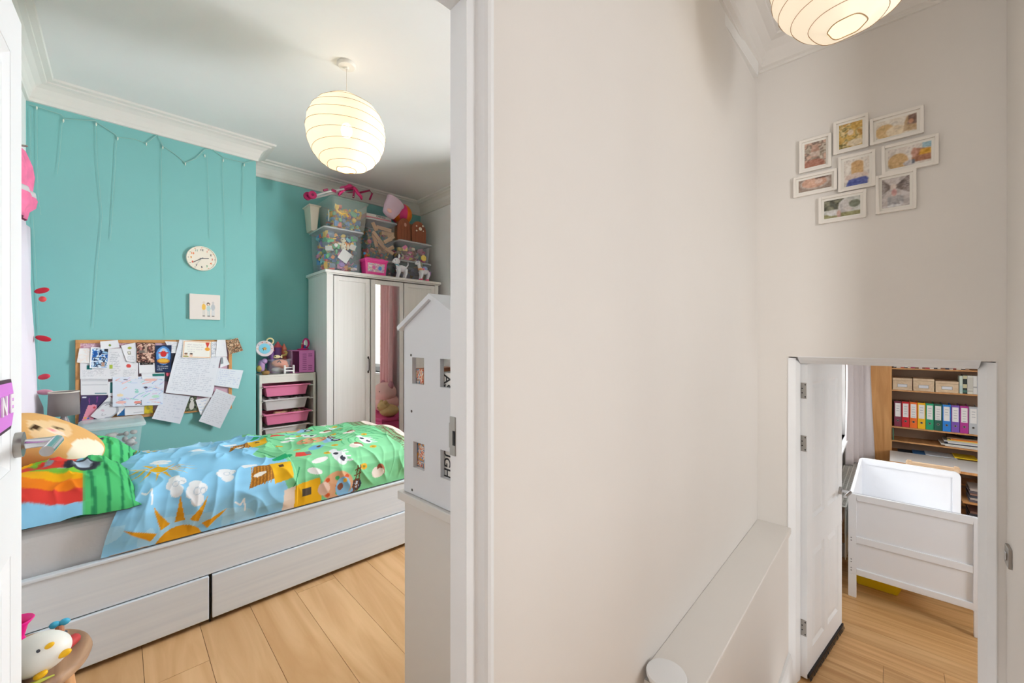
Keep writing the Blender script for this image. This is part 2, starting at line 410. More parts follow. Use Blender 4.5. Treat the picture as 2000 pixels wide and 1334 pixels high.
# hall walls -------------------------------------------------------------
ZH = 3.14
struct('wall_stair_left', MB().box(.618, 3.0, .64, .72, ZL, ZH), m_hall, hall=True)
struct('wall_landing_left', MB().box(-2.0, -.26, .62, .66, 0, ZH).box(-.27, .63, .632, .66, 2.08, ZH), m_hall, hall=True)
OB0, OB1, OZ = -.358, .472, 1.156
struct('wall_stair_end', MB().box(3.0, 3.1, OB1, .72, ZL, ZH).box(3.0, 3.1, -.47, OB0, ZL, ZH).box(3.0, 3.1, OB0, OB1, OZ, ZH), m_hall, hall=True)
struct('wall_stair_right', MB().box(2.35, 3.0, -.47, -.39, ZL, ZH).box(1.36, 2.35, -.47, -.39, ZL, -.02), m_hall, hall=True)
struct('wall_landing_right', MB().box(-2.0, .7, -1.62, -1.5, -.1, ZH).box(2.3, 2.43, -1.62, -1.5, -.1, ZH).box(.7, 2.3, -1.62, -1.5, -.1, .5).box(.7, 2.3, -1.62, -1.5, 2.6, ZH).box(2.35, 2.43, -1.5, -.47, -.1, ZH), m_hall, hall=True)
struct('wall_landing_end', MB().box(-2.1, -2.0, -1.62, -.45, -.1, ZH).box(-2.1, -2.0, -.45, .72, 2.95, ZH), m_hall, hall=True)  # unseen wall, left partly open so that sky light brightens the hall
struct('ceiling_hall', MB().box(-2.0, 3.1, -1.62, .72, ZH, ZH + .1), m_hall, hall=True)
hp = [(0, 2.975), (.012, 2.977), (.014, 2.992), (.030, 2.999), (.036, 3.03), (.058, 3.07), (.095, 3.10), (.13, 3.107), (.132, 3.118), (.165, 3.122), (.168, ZH), (0, ZH)]
struct('trim_hall_cornice', sweep(MB(), [(3.0, -.39), (3.0, .64), (.2, .64)], hp), m_hall, hall=True)
struct('trim_stair_ledge', MB().box(1.36, 3.0, .472, .64, ZL, .062), m_hall, hall=True)
led = MB().box(1.40, 3.0, .458, .64, .062, .10)
struct('trim_stair_ledge_cap', led, m_hall, hall=True, bev=.004)
struct('baseboard_stair_end', sweep(MB(), [(2.998, .472), (2.45, .472)], [(0, ZL), (.02, ZL), (.02, ZL + .17), (.012, ZL + .2), (0, ZL + .205)]), m_gloss, hall=True, smooth=False)
nw = thing('newel_post', 'round white newel cap at the near end of the stair ledge', 'newel post', H(1.372, .566, 0), DH)
MB().lathe([(0, .104), (.062, .104), (.0655, .107), (.0665, .114), (.064, .119), (.04, .1215), (0, .122)], 40).build('cap', m_gloss, nw, 'auto')
MB().lathe([(.052, -.85), (.052, .08), (.058, .09), (.058, .104), (0, .104)], 32).build('post', m_gloss, nw, 'auto')

# frame of the lower door
def pl(a, b): return (a, b)
jl = [(2.996, .476), (3.004, .470), (3.03, .446), (3.036, .441), (3.10, .4265), (3.12, .4265), (3.12, .50), (3.1005, .50), (3.1005, .4725), (2.996, .4725)]
jr = [(2.996, -.362), (3.004, -.356), (3.03, -.338), (3.036, -.334), (3.10, -.3125), (3.12, -.3125), (3.12, -.40), (3.1005, -.40), (3.1005, -.3585), (2.996, -.3585)]
f2 = MB().prism(jl, ZL, 1.15).prism(jr, ZL, 1.15)
f2.prism([(2.996, OZ + .004), (3.004, OZ - .002), (3.03, 1.14), (3.036, 1.136), (3.10, 1.113), (3.12, 1.113), (3.12, OZ + .02), (3.1005, OZ + .02), (3.1005, OZ - .0005), (2.996, OZ - .0005)], -.312, .426, 'y')
struct('trim_lower_door_frame', f2, m_gloss, hall=True)

# panelled doors ---------------------------------------------------------
def panel_door(name, label, loc, rz, x0, wid, z0, hgt, y0, y1, cols, rows, lever_x, lever_dir, both=True):
    d = bpy.data.objects.new(name, None); C.objects.link(d); d.location = loc; d.rotation_euler.z = rz
    tag(d, label, 'door', None, 'structure')
    mb = MB(); xs = [x0] + [c for p in cols for c in p] + [x0 + wid]; zs = [z0] + [z0 + r for p in rows for r in p] + [z0 + hgt]
    for i in range(0, len(xs), 2): mb.box(xs[i], xs[i + 1], y0, y1, z0, z0 + hgt)
    for i in range(1, len(xs) - 1, 2):
        for j in range(0, len(zs), 2): mb.box(xs[i], xs[i + 1], y0, y1, zs[j], zs[j + 1])
    mb.build('leaf', m_gloss, d)
    ym = (y0 + y1) / 2; t = (y1 - y0) / 2
    for c0, c1 in cols:
        for r0, r1 in rows:
            p = MB(); a0, a1, b0, b1 = c0, c1, z0 + r0, z0 + r1
            for sg in (-1, 1):
                yy = lambda k: ym + sg * k
                rings = [(0, t - .001), (.016, t * .45), (.024, t * .45), (.05, t * .86)]
                vs = []; fs = []
                for e, k in rings: vs += [(a0 + e, yy(k), b0 + e), (a1 - e, yy(k), b0 + e), (a1 - e, yy(k), b1 - e), (a0 + e, yy(k), b1 - e)]
                for i in range(len(rings) - 1):
                    for q in range(4): fs.append((i * 4 + q, i * 4 + (q + 1) % 4, i * 4 + 4 + (q + 1) % 4, i * 4 + 4 + q))
                fs.append(tuple(len(rings) * 4 - 4 + q for q in range(4))); p.add(vs, fs)
            p.build('panel', m_gloss, d)
    zl = z0 + 1.025
    for sg, yf in ((-1, y0), (1, y1)):
        hd = MB().cyl((lever_x, yf, zl), (lever_x, yf + sg * .012, zl), .027, None, 32).build('handle_rose', m_steel, d, 'auto')
        MB().cyl((lever_x, yf + sg * .012, zl), (lever_x, yf + sg * .066, zl), .0105, None, 20).build('handle_neck', m_chrome, hd, 'auto')
        MB().cyl((lever_x - lever_dir * .011, yf + sg * .06, zl), (lever_x + lever_dir * .118, yf + sg * .06, zl), .0105, None, 24).build('handle_lever', m_chrome, hd, 'auto')
    return d
hx, hy = -.19, .68; dxn = Vector((-.159 - hx, 1.442 - hy)).normalized(); DW = .7626
d1 = panel_door('door_1', 'white four-panel bedroom door standing open at the far left', (hx, hy, 0), math.atan2(dxn.y, dxn.x),
                .075, DW - .075, .006, 1.974, 0.0, .04, [(.155, .385), (.455, .665)], [(.16, .80), (.98, 1.86)], .705, -1)
def door_t(px, py):                # where a pixel meets the hall face of door_1: distance from the hinge, height
    d = ray(px, py); nx, ny = -dxn.y, dxn.x
    t = (hx * nx + hy * ny) / (d.x * nx + d.y * ny); p = d * t
    return (p.x - hx) * dxn.x + (p.y - hy) * dxn.y, EYE + d.z * t
d2 = panel_door('door_2', 'white four-panel door ajar at the foot of the stairs', H(3.122, .432), DH - math.radians(8.7),
                0.0, .76, ZL + .012, 1.975, -.04, 0.0, [(.10, .34), (.42, .66)], [(.16, .78), (.98, 1.86)], .70, -1)
for z in (.94, .607, -.556):
    h = MB().box(-.0015, .0004, -.036, -.004, z - .05, z + .05).build('hinge', m_steel, d2)
    for k, (yy, zz) in enumerate([(-.03, .038), (-.014, .014), (-.014, -.014), (-.03, -.038)]):
        MB().cyl((-.0022, yy, z + zz), (-.001, yy, z + zz), .004, None, 10).build('screw', m_black, h)
br = MB().box(.0, .76, -.050, -.0405, ZL + .022, ZL + .04)
for k in range(150):
    x = k / 149 * .755; dz = random.uniform(.0, .006); br.add([(x, -.052, ZL + .024), (x + .004, -.052, ZL + .024), (x + .004 + random.uniform(-.003, .003), -.058, ZL + .002 + dz), (x + random.uniform(-.003, .003), -.058, ZL + .002 + dz)], [(0, 1, 2, 3)])
br.build('draught_brush', m_black, d2)

# switch plate on the right stair wall
sw = thing('light_switch', 'brushed steel light switch on the right stair wall', 'light switch', H(2.905, -.39, .27), DH)
MB().box(-.043, .043, -.0005, .012, -.045, .045).build('plate', m_steel, sw, bev=.003)
MB().box(-.012, .012, .012, .017, -.018, .018).build('rocker', m_chrome, sw, bev=.002)

# bedroom window ---------------------------------------------------------
def window(name, x0, x1, z0, z1, yin, mull, sill_out, hall=False, loc=(0, 0, 0), rz=0.0):
    """opening in local XZ, frame around local y = yin; room lies on the -y side"""
    w = bpy.data.objects.new(name, None); C.objects.link(w); w.location = loc; w.rotation_euler.z = rz; w['kind'] = 'structure'
    frame_box(MB(), x0, x1, z0, z1, .06, yin, yin + .07).build('window_frame', m_upvc, w, bev=.004)
    xs = [x0 + .06] + list(mull) + [x1 - .06]
    for a, b in zip(xs[:-1], xs[1:]):
        s = frame_box(MB(), a + .004, b - .004, z0 + .064, z1 - .064, .05, yin - .02, yin + .05).build('sash', m_upvc, w, bev=.004)
        MB().box(a + .05, b - .05, yin + .01, yin + .02, z0 + .11, z1 - .11).build('pane', m_pane, s)
        hn = MB().box(b - .04, b - .015, yin - .032, yin - .02, (z0 + z1) / 2 - .03, (z0 + z1) / 2 + .03).box(b - .036, b - .020, yin - .05, yin - .03, (z0 + z1) / 2 - .1, (z0 + z1) / 2 + .015)
        hn.build('window_handle', m_upvc, s, bev=.003)
    MB().box(x0 - .05, x1 + .05, sill_out, yin, z0 - .03, z0).build('window_sill', m_gloss, w, bev=.005)
    return w
# local x -> world -Y, local y -> world +X for the bedroom window (rotation -90 degrees)
window('window_1', -WY1, -WY0, WZ0, WZ1, .10, [-1.72], -.05, loc=(XR, 0, 0), rz=-PI / 2)

window('window_added_landing', -2.3, -.7, .5, 2.6, .03, [-1.5], -.06, loc=H(0, -1.5), rz=DH + PI)  # added window out of view, an opening for the landing fill light
# room below ---------------------------------------------------------------
LA0, LA1, LZ0, LZ1 = 4.45, 6.72, .04, 1.36
struct('wall_below_left', MB().box(3.1, LA0, .45, .72, ZL, 1.62).box(LA1, 7.5, .45, .72, ZL, 1.62).box(LA0, LA1, .45, .72, ZL, LZ0).box(LA0, LA1, .45, .72, LZ1, 1.62), m_white, hall=True)
struct('wall_below_far', MB().box(7.45, 7.55, -2.3, .72, ZL, 1.62), m_white, hall=True)
struct('wall_below_right', MB().box(3.1, 3.3, -2.3, -2.2, ZL, 1.62).box(4.9, 7.5, -2.3, -2.2, ZL, 1.62).box(3.3, 4.9, -2.3, -2.2, ZL, -.1).box(3.3, 4.9, -2.3, -2.2, 1.4, 1.62).box(3.02, 3.1, -2.3, -.47, ZL, 1.62), m_white, hall=True)
struct('ceiling_below', MB().box(3.1, 7.5, -2.3, .72, 1.62, 1.7), m_white, hall=True)
window('window_2', LA0, LA1, LZ0, LZ1, .56, [5.2, 5.95], .40, loc=(0, 0, 0), rz=DH)
window('window_added_below', -4.9, -3.3, -.1, 1.4, .02, [-4.1], -.05, loc=H(0, -2.2), rz=DH + PI)  # added unseen window, lets the fill light reach the cot front
struct('baseboard_below', sweep(MB(), [(7.45, .45), (3.12, .45)], [(0, ZL), (.016, ZL), (.016, ZL + .13), (0, ZL + .14)]), m_gloss, hall=True)

# the pale brick outside wall of the wing, seen in the wardrobe mirror
bk = bpy.data.materials.new('pale_brick'); bk.use_nodes = True; nt = bk.node_tree
bt = nt.nodes.new('ShaderNodeTexBrick'); bt.inputs['Color1'].default_value = (*lin((206, 192, 168)), 1); bt.inputs['Color2'].default_value = (*lin((182, 166, 140)), 1)
bt.inputs['Mortar'].default_value = (*lin((214, 210, 200)), 1); bt.inputs['Scale'].default_value = 1.0
bt.inputs['Brick Width'].default_value = .225; bt.inputs['Row Height'].default_value = .075; bt.inputs['Mortar Size'].default_value = .008
tcb = nt.nodes.new('ShaderNodeTexCoord'); sx = nt.nodes.new('ShaderNodeSeparateXYZ'); cb = nt.nodes.new('ShaderNodeCombineXYZ')
nt.links.new(tcb.outputs['Object'], sx.inputs[0]); nt.links.new(sx.outputs['X'], cb.inputs['X']); nt.links.new(sx.outputs['Z'], cb.inputs['Y']); nt.links.new(cb.outputs[0], bt.inputs['Vector'])
nt.links.new(bt.outputs['Color'], nt.nodes['Principled BSDF'].inputs['Base Color']); nt.nodes['Principled BSDF'].inputs['Roughness'].default_value = .9
struct('wall_wing_brick', MB().box(3.1, LA0, .72, .82, -1.0, 3.6).box(LA1, 7.6, .72, .82, -1.0, 3.6).box(LA0, LA1, .72, .82, -1.0, LZ0).box(LA0, LA1, .72, .82, LZ1, 3.6), bk, hall=True)

# ================================================================== BED
m_bedwood = wood('white_stained_wood', (221, 229, 238), (229, 236, 243), (1.2, 30, 60), .5, .01, .4)
m_sheet = mt('grey_white_sheet', (214, 214, 216), .8, bump=.25, bscale=18)
BX0, BX1, BY0, BY1 = -.405, 1.56, 2.22, 3.25
bed = thing('single_bed', 'white wooden single bed with two big underbed drawers', 'bed', (BX0, BY0, 0))
bl, bw = BX1 - BX0, BY1 - BY0
MB().box(0, bl, .012, .032, .215, .40).box(0, bl, .004, .034, .392, .405).build('side_rail', m_bedwood, bed, bev=.003)
MB().box(0, bl, bw - .032, bw, .02, .40).build('side_rail', m_bedwood, bed, bev=.003)
MB().box(bl - .03, bl, .034, bw - .034, 0, .44).build('footboard', m_bedwood, bed, bev=.004)
MB().box(0, .03, .034, bw - .034, 0, .44).build('headboard', m_bedwood, bed, bev=.004)
MB().box(.03, bl - .03, .034, bw - .034, .24, .27).build('mattress_base', m_bedwood, bed)
for a, b in ((.004, .692), (.704, bl - .004)):
    d = MB().box(a, b, 0, .018, .022, .212).build('drawer', m_bedwood, bed, bev=.003)
    MB().box(a + .02, b - .02, .018, bw - .06, .03, .16).build('drawer_box', m_bedwood, d)
MB().box(.695, .701, .02, .03, 0, .215).build('divider', m_black, bed)
mat_ = MB().box(BX0 + .035, BX1 - .04, BY0 + .045, BY1 - .04, .272, .572)
o = mat_.build('mattress', m_sheet, None, False, .045, 5)
tag(o, 'mattress in a pale grey fitted sheet on the white bed', 'mattress')

# ---- duvet: farm print, sky at the head end, green field towards the foot
def duvet():
    X0, X1 = -.02, 1.50
    key = [(2.236, .412), (2.233, .48), (2.238, .545), (2.262, .590), (2.31, .615), (2.42, .632), (2.6, .642), (2.78, .640), (2.95, .632), (3.08, .622), (3.17, .600), (3.225, .56), (3.25, .50), (3.255, .43)]
    k = np.array(key); sl = np.concatenate([[0], np.cumsum(np.hypot(*np.diff(k, axis=0).T))]); LS = sl[-1]
    cv = Cv(X1 - X0, LS, (146, 208, 244), .0032)
    nx, ns = cv.nx, cv.ny; s = np.linspace(0, LS, ns)
    Yp = np.interp(s, sl, k[:, 0]); Zp = np.interp(s, sl, k[:, 1])
    for _ in range(6):
        Yp[1:-1] = (Yp[:-2] + 2 * Yp[1:-1] + Yp[2:]) / 4; Zp[1:-1] = (Zp[:-2] + 2 * Zp[1:-1] + Zp[2:]) / 4
    # ------------- print
    def S(px, py):                 # pixel of the print -> (x, s) on the cloth
        p = onZ(px, py, .63)
        if p.y < 2.30:
            q = onY(px, py, 2.238); return q.x - X0, float(np.interp(q.z, k[:5, 1], sl[:5]))
        return p.x - X0, float(np.interp(p.y, k[4:12, 0], sl[4:12]))
    n1 = vnoise(cv.X * 5, cv.Y * 4, 3); n2 = vnoise(cv.X * 3 + 9, cv.Y * 3, 4)
    m = vnoise(cv.X * 14, cv.Y * 9, 8) + vnoise(cv.X * 30, cv.Y * 20, 9) * .5
    cv.put((n2 > .6) & (m > .75), (168, 218, 246))
    ORA, YEL, GRN, DG = (226, 160, 28), (242, 186, 30), (132, 212, 156), (58, 156, 104)
    def sun(cx, cy, r, rays, c=ORA, n=13, th=.2):
        for q in range(n):
            a = 2 * PI * q / n + .1; w = .019 * r / .09
            x1, y1 = cx + math.cos(a) * r * 1.25, cy + math.sin(a) * r * 1.25; x2, y2 = cx + math.cos(a) * rays, cy + math.sin(a) * rays
            cv.poly([(x1 - math.sin(a) * w, y1 + math.cos(a) * w), (x2, y2), (x1 + math.sin(a) * w, y1 - math.cos(a) * w)], c)
        cv.ell(cx, cy, r, r, c)
    sx_, sy_ = S(350, 1050); sun(sx_, sy_ - .03, .082, .205); sun(*S(312, 930), .036, .14, YEL); sun(*S(278, 880), .042, .14, YEL)
    WH = (238, 240, 244)
    def cloud(px, py, z=1.0, rot=0):
        cx, cy = S(px, py)
        for dx, dy, r in ((-.035, 0, .028), (0, .012, .034), (.035, .004, .027), (.01, -.018, .026)):
            ca, sa = math.cos(rot), math.sin(rot)
            cv.ell(cx + (dx * ca - dy * sa) * z, cy + (dx * sa + dy * ca) * z, r * z, r * z * .9, WH)
        cv.ring(cx, cy, .012 * z, .015 * z, (190, 205, 220)); cv.ring(cx + .025 * z, cy, .010 * z, .013 * z, (190, 205, 220))
    for p in ((385, 887), (316, 912), (448, 931), (345, 962), (385, 966)): cloud(*p, z=.86, rot=PI / 2)
    for px, py in ((468, 985), (277, 982)):
        x, y = S(px, py); cv.path([(x - .02, y + .02), (x, y), (x + .015, y + .025), (x + .02, y - .03)], .007, WH)
    # field boundary
    xb = .60 + .045 * np.sin(cv.Y * 9) + .03 * np.sin(cv.Y * 23 + 1); fld = cv.X > xb
    cv.put(fld, GRN); cv.put(fld & (np.abs(((cv.X - .12 * np.sin(cv.Y * 5)) * 11) % 1 - .5) < .035) & (n1 > .45), DG)
    cv.put(fld & (n2 > .62), (142, 220, 164))
    cv.put(fld & (np.abs((np.hypot(cv.X - 1.15, cv.Y - .35) * 26) % 1 - .5) < .09) & (n1 > .5) & (cv.X > .95), (92, 190, 128))
    PER = .50
    for r_ in range(-1, 4):
        o = .20 + r_ * PER; e = lambda x, y, rx, ry, c, rot=0: cv.ell(x, o + y, rx, ry, c, rot); q = lambda x, y, a, b, c: cv.rect(x - a, o + y - b, x + a, o + y + b, c)
        # barn: orange walls, brown thatch pointing to the head end
        if r_ >= 0:
            cv.poly([(.46, o - .06), (.57, o - .035), (.57, o + .07), (.50, o + .06)], (156, 100, 32))
            for z in range(7): cv.line(.47 + z * .014, o - .05, .49 + z * .014, o + .055, .004, (206, 140, 44))
            e(.515, .0, .03, .012, (240, 232, 220), .3)
            cv.poly([(.57, o - .06), (.655, o - .05), (.665, o + .06), (.57, o + .075)], YEL)
            q(.615, .03, .012, .012, (90, 60, 40)); cv.poly([(.46, o + .06), (.52, o + .07), (.52, o + .10), (.45, o + .09)], WH)
        else:
            cv.poly([(.61, o - .085), (.70, o - .075), (.70, o + .08), (.61, o + .09)], (240, 226, 208)) 
        e(.645, .125, .055, .026, (38, 170, 110), .35)                       # round tree
        # red tractor-like cart, geese, pond, sunflowers
        cv.poly([(.70, o + .10), (.78, o + .09), (.77, o + .15), (.72, o + .16)], (226, 72, 62)); q(.775, .13, .014, .02, (120, 124, 130))
        e(.80, .02, .045, .018, (244, 240, 238), .2); e(.76, -.04, .038, .016, (240, 238, 236), -.4)
        e(.84, .19, .05, .028, (120, 186, 226), .3); e(.85, .19, .012, .01, (120, 80, 60))
        for fx, fy in ((.70, -.10), (.86, .08), (.93, .16), (1.02, -.07), (.98, .23), (1.12, .06), (.74, .21), (1.16, .28)):
            e(fx, fy, .02, .017, (232, 176, 40)); e(fx, fy, .008, .007, (150, 150, 50))
        # cow with dark patches
        def cow(x, y, t):
            e(x, y, .034, .058, WH, t); e(x - .012, y + .065, .02, .022, WH); e(x + .01, y - .02, .013, .018, (56, 60, 72)); e(x - .01, y + .03, .012, .014, (56, 60, 72))
            for g in (-.035, -.01, .02, .04): cv.line(x + .02, o + y + g, x + .055, o + y + g * 1.2, .009, WH)
        cow(.90, .0, .1) if False else None
        for x, y, t in ((.905, .02, .15), (1.12, .17, -.1)):
            cv.ell(x, o + y, .034, .06, WH, t); cv.ell(x - .012, o + y + .065, .02, .022, WH)
            cv.ell(x + .01, o + y - .022, .014, .018, (56, 60, 72)); cv.ell(x - .01, o + y + .03, .013, .015, (56, 60, 72))
            for g in (-.035, -.01, .02, .04): cv.line(x + .02, o + y + g, x + .055, o + y + g * 1.2, .010, WH)
        # hens
        for x, y in ((1.03, .10), (1.10, -.12)):
            cv.ell(x, o + y, .036, .032, (246, 236, 226)); cv.ell(x + .022, o + y + .012, .022, .034, (158, 84, 60), .3); cv.ell(x + .014, o + y - .004, .024, .024, (246, 236, 226))
        # machine with two dark wheels
        cv.poly([(.90, o + .24), (.96, o + .22), (.97, o + .36), (.90, o + .34)], (150, 198, 232)); cv.poly([(.86, o + .30), (.92, o + .30), (.91, o + .38), (.86, o + .37)], WH)
        for x, y in ((.97, .25), (.975, .34)): cv.ell(x, o + y, .027, .033, (56, 62, 76)); cv.ell(x, o + y, .014, .018, (206, 212, 224))
        # orchard patch with a brown trellis fence
        cv.ell(.87, o - .14, .085, .075, (222, 170, 130)); 
        for z in range(9): cv.ell(.82 + (z % 3) * .05, o - .18 + (z // 3) * .04, .012, .011, (70, 180, 110) if z % 2 else (222, 96, 50))
        for z in range(5): cv.line(.945 + z * .006, o - .20 + z * .03, .985 + z * .004, o - .19 + z * .03, .006, (120, 72, 44))
        cv.line(.955, o - .21, .985, o - .06, .006, (120, 72, 44)); cv.line(.975, o - .21, 1.0, o - .06, .006, (120, 72, 44))
        # cottage on the near edge
        if r_ == 0:
            cv.poly([(.60, o - .20), (.66, o - .20), (.66, o - .09), (.61, o - .10)], (240, 222, 206))
            cv.poly([(.655, o - .20), (.79, o - .20), (.78, o - .075), (.66, o - .09)], YEL)
            q(.715, -.135, .022, .02, (84, 74, 64)); cv.ell(.80, o - .14, .03, .035, (238, 206, 190))
            cv.ell(.90, o - .155, .04, .055, (136, 192, 232)); cv.ell(.885, o - .15, .016, .02, (140, 84, 60)); cv.ell(.91, o - .12, .01, .012, (242, 190, 70))
    # brown fence and a pale patterned border at the foot
    fx = 1.315
    cv.rect(fx, 0, fx + .012, LS, (120, 104, 78)); cv.rect(fx + .03, 0, fx + .042, LS, (120, 104, 78))
    cv.put((cv.X > fx - .035) & (cv.X < fx + .05) & ((cv.Y * 58) % 1 < .5), (132, 116, 90))
    bd = cv.X > fx + .05; cv.put(bd, (238, 220, 210)); cv.put(bd & (m > 1.13), (236, 190, 150)); cv.put(bd & (m < .33), (166, 198, 226))
    # ------------- shape
    XX = X0 + cv.X; T = cv.Y / LS
    Yg = np.broadcast_to(Yp[None, :], XX.shape).copy(); Zg = np.broadcast_to(Zp[None, :], XX.shape).copy()
    e0 = np.clip((XX - X0) / .10, 0, 1); e0 = np.sqrt(1 - (1 - e0) ** 2); top = Zg > .575
    Zg = np.where(top, .577 + (Zg - .577) * (.15 + .85 * e0), Zg)
    ft = np.clip((XX - 1.36) / .14, 0, 1); Zg = np.where(top, Zg - .12 * ft ** 2.2 * (Zg - .45) / .19, Zg)
    big = (vnoise(XX * 3.2 + 3, cv.Y * 3.4, 21) - .5) * .034 + (vnoise(XX * 7 + 1, cv.Y * 5, 22) - .5) * .016
    rid = 1 - np.abs(2 * vnoise(XX * 9 + cv.Y * 5, cv.Y * 3.2 - XX * 2.5, 23) - 1); rid2 = 1 - np.abs(2 * vnoise(XX * 16 - cv.Y * 4, cv.Y * 5.5, 24) - 1)
    wr = (rid ** 3) * .016 + (rid2 ** 3) * .008; fade = np.clip(np.minimum(cv.Y / .05, (LS - cv.Y) / .05), 0, 1)
    amp = np.where(XX < .65, 1.0, .55)
    disp = (big * fade + wr * amp * fade) * np.clip((XX - X0) / .05, .25, 1)
    dY = np.gradient(Yp)[None, :]; dZ = np.gradient(Zp)[None, :]; ln = np.hypot(dY, dZ) + 1e-9
    ny, nz = -dZ / ln, dY / ln
    wall_ok = np.maximum(disp, -.002)
    Yg = Yg + ny * wall_ok; Zg = Zg + nz * np.maximum(disp, -.02)
    XX = XX + np.where(cv.X < .2, (1 - cv.X / .2), 0) * (.03 * np.sin(cv.Y * 7) - .01 * np.sin(cv.Y * 17)) 
    XX = XX - np.clip(1 - cv.X / .1, 0, 1) * np.clip(1 - cv.Y / .25, 0, 1) * .03
    me = grid_mesh('duvet', np.stack([XX, Yg, Zg], -1), cv.a)
    o = put('duvet', me, printed('printed_cotton', .72))
    return tag(o, 'duvet with a farm print, blue sky at the head and green fields', 'duvet')
duvet()

# ---- pillows with a tractor and rainbow print
def pillow(name, label, cx, cy, cz, lx, ly, th, rz, tilt, seed, group):
    n = 150; u = np.linspace(-1, 1, n); U, V = np.meshgrid(u, u, indexing='ij')       # U along X (head -> foot), V along Y
    cv = Cv(1, 1, (146, 208, 244), 1 / (n - 1))                                       # cv.X = V(0..1), cv.Y = up = head side
    X_, Y_ = cv.X, cv.Y
    cv.rect(0, 0, 1, .40, (82, 196, 118))
    for z in range(5): cv.put((np.abs(Y_ - .06 - z * .076 - .01 * np.sin(X_ * 9 + z)) < .008) & (Y_ < .40), (36, 130, 82))
    for r0, r1, c in ((.37, .455, (224, 62, 54)), (.30, .37, (246, 132, 20)), (.235, .30, (252, 184, 12)), (.19, .235, (130, 196, 60))):
        d = np.hypot((X_ - .54) * 1.0, (Y_ - .36) * .80); cv.put((d > r0) & (d < r1) & (Y_ > .40), c)
    cv.poly([(.38, .46), (.60, .40), (.62, .56), (.50, .62), (.42, .59)], (232, 66, 54)); cv.line(.48, .50, .50, .70, .02, (214, 70, 70)); cv.line(.64, .50, .64, .72, .02, (214, 70, 70))
    cv.poly([(.49, .50), (.53, .49), (.54, .58), (.49, .60)], (150, 158, 168))
    cv.ell(.41, .40, .062, .085, (56, 58, 70)); cv.ell(.41, .40, .034, .047, (186, 202, 220))
    cv.ell(.68, .36, .08, .085, (56, 58, 70)); cv.ell(.68, .36, .045, .048, (206, 214, 226))
    cv.soft(1); ex, ey = np.abs(U), np.abs(V)
    pr = np.clip((1 - ex ** 2.6), 0, 1) ** .5 * np.clip((1 - ey ** 2.0), 0, 1) ** .72
    wr = (vnoise(U * 3 + 7, V * 3, seed) - .5) * .10 + (1 - np.abs(2 * vnoise(U * 5 + V * 2, V * 4 - U, seed + 1) - 1)) ** 3 * .08
    px = U * lx / 2 * (1 - .07 * (1 - ey ** 2)) ; py = V * ly / 2 * (1 - .07 * (1 - ex ** 2))
    edge = .018 * np.sin(V * 9 + seed) * (ex > .9) + .014 * np.sin(U * 8 + seed) * (ey > .9)
    ztop = th * .86 * pr * (1 + wr * 1.3) + np.maximum(edge, 0) * .6 + .004; zbot = -th * .04 * pr + np.maximum(edge, 0) * .6 + .002
    h_ = n // 2; sm = lambda a, b: (lambda q: q / q[-1])(np.concatenate([[0], np.cumsum(np.hypot(np.diff(a), np.diff(b)))]))
    iv = np.rint(sm(py[h_], ztop[h_]) * (n - 1)).astype(int); iu = np.rint((1 - sm(px[:, h_], ztop[:, h_])) * (n - 1)).astype(int)   # the print follows the bulge of the cloth
    col = cv.a[iv][:, iu].transpose(1, 0, 2)
    Pt = np.stack([px, py, ztop], -1); Pb = np.stack([px, py, zbot - 1e-4], -1)
    colb = np.zeros_like(col); colb[:] = (52, 120, 96); colb[(vnoise(U * 6, V * 6, 5) > .55)] = (206, 196, 190)
    root = thing(name, label, 'pillow', (cx, cy, cz), rz, group); root.rotation_euler = (0, tilt, rz)
    put('pillowcase_front', grid_mesh('pillowcase_front', Pt, col), printed('printed_cotton', .72), root)
    put('pillowcase_back', grid_mesh('pillowcase_back', Pb, colb), printed('printed_cotton', .72), root)
    return root
pillow('pillow', 'pillow nearest the door with a rainbow and red tractor print', -.172, 2.485, .584, .47, .53, .195, .02, math.radians(0.5), 31, 'farm print pillows')
pillow('pillow', 'tractor print pillow by the wall, half behind the plush dog', -.16, 3.0, .588, .47, .48, .20, -.03, math.radians(1), 37, 'farm print pillows')

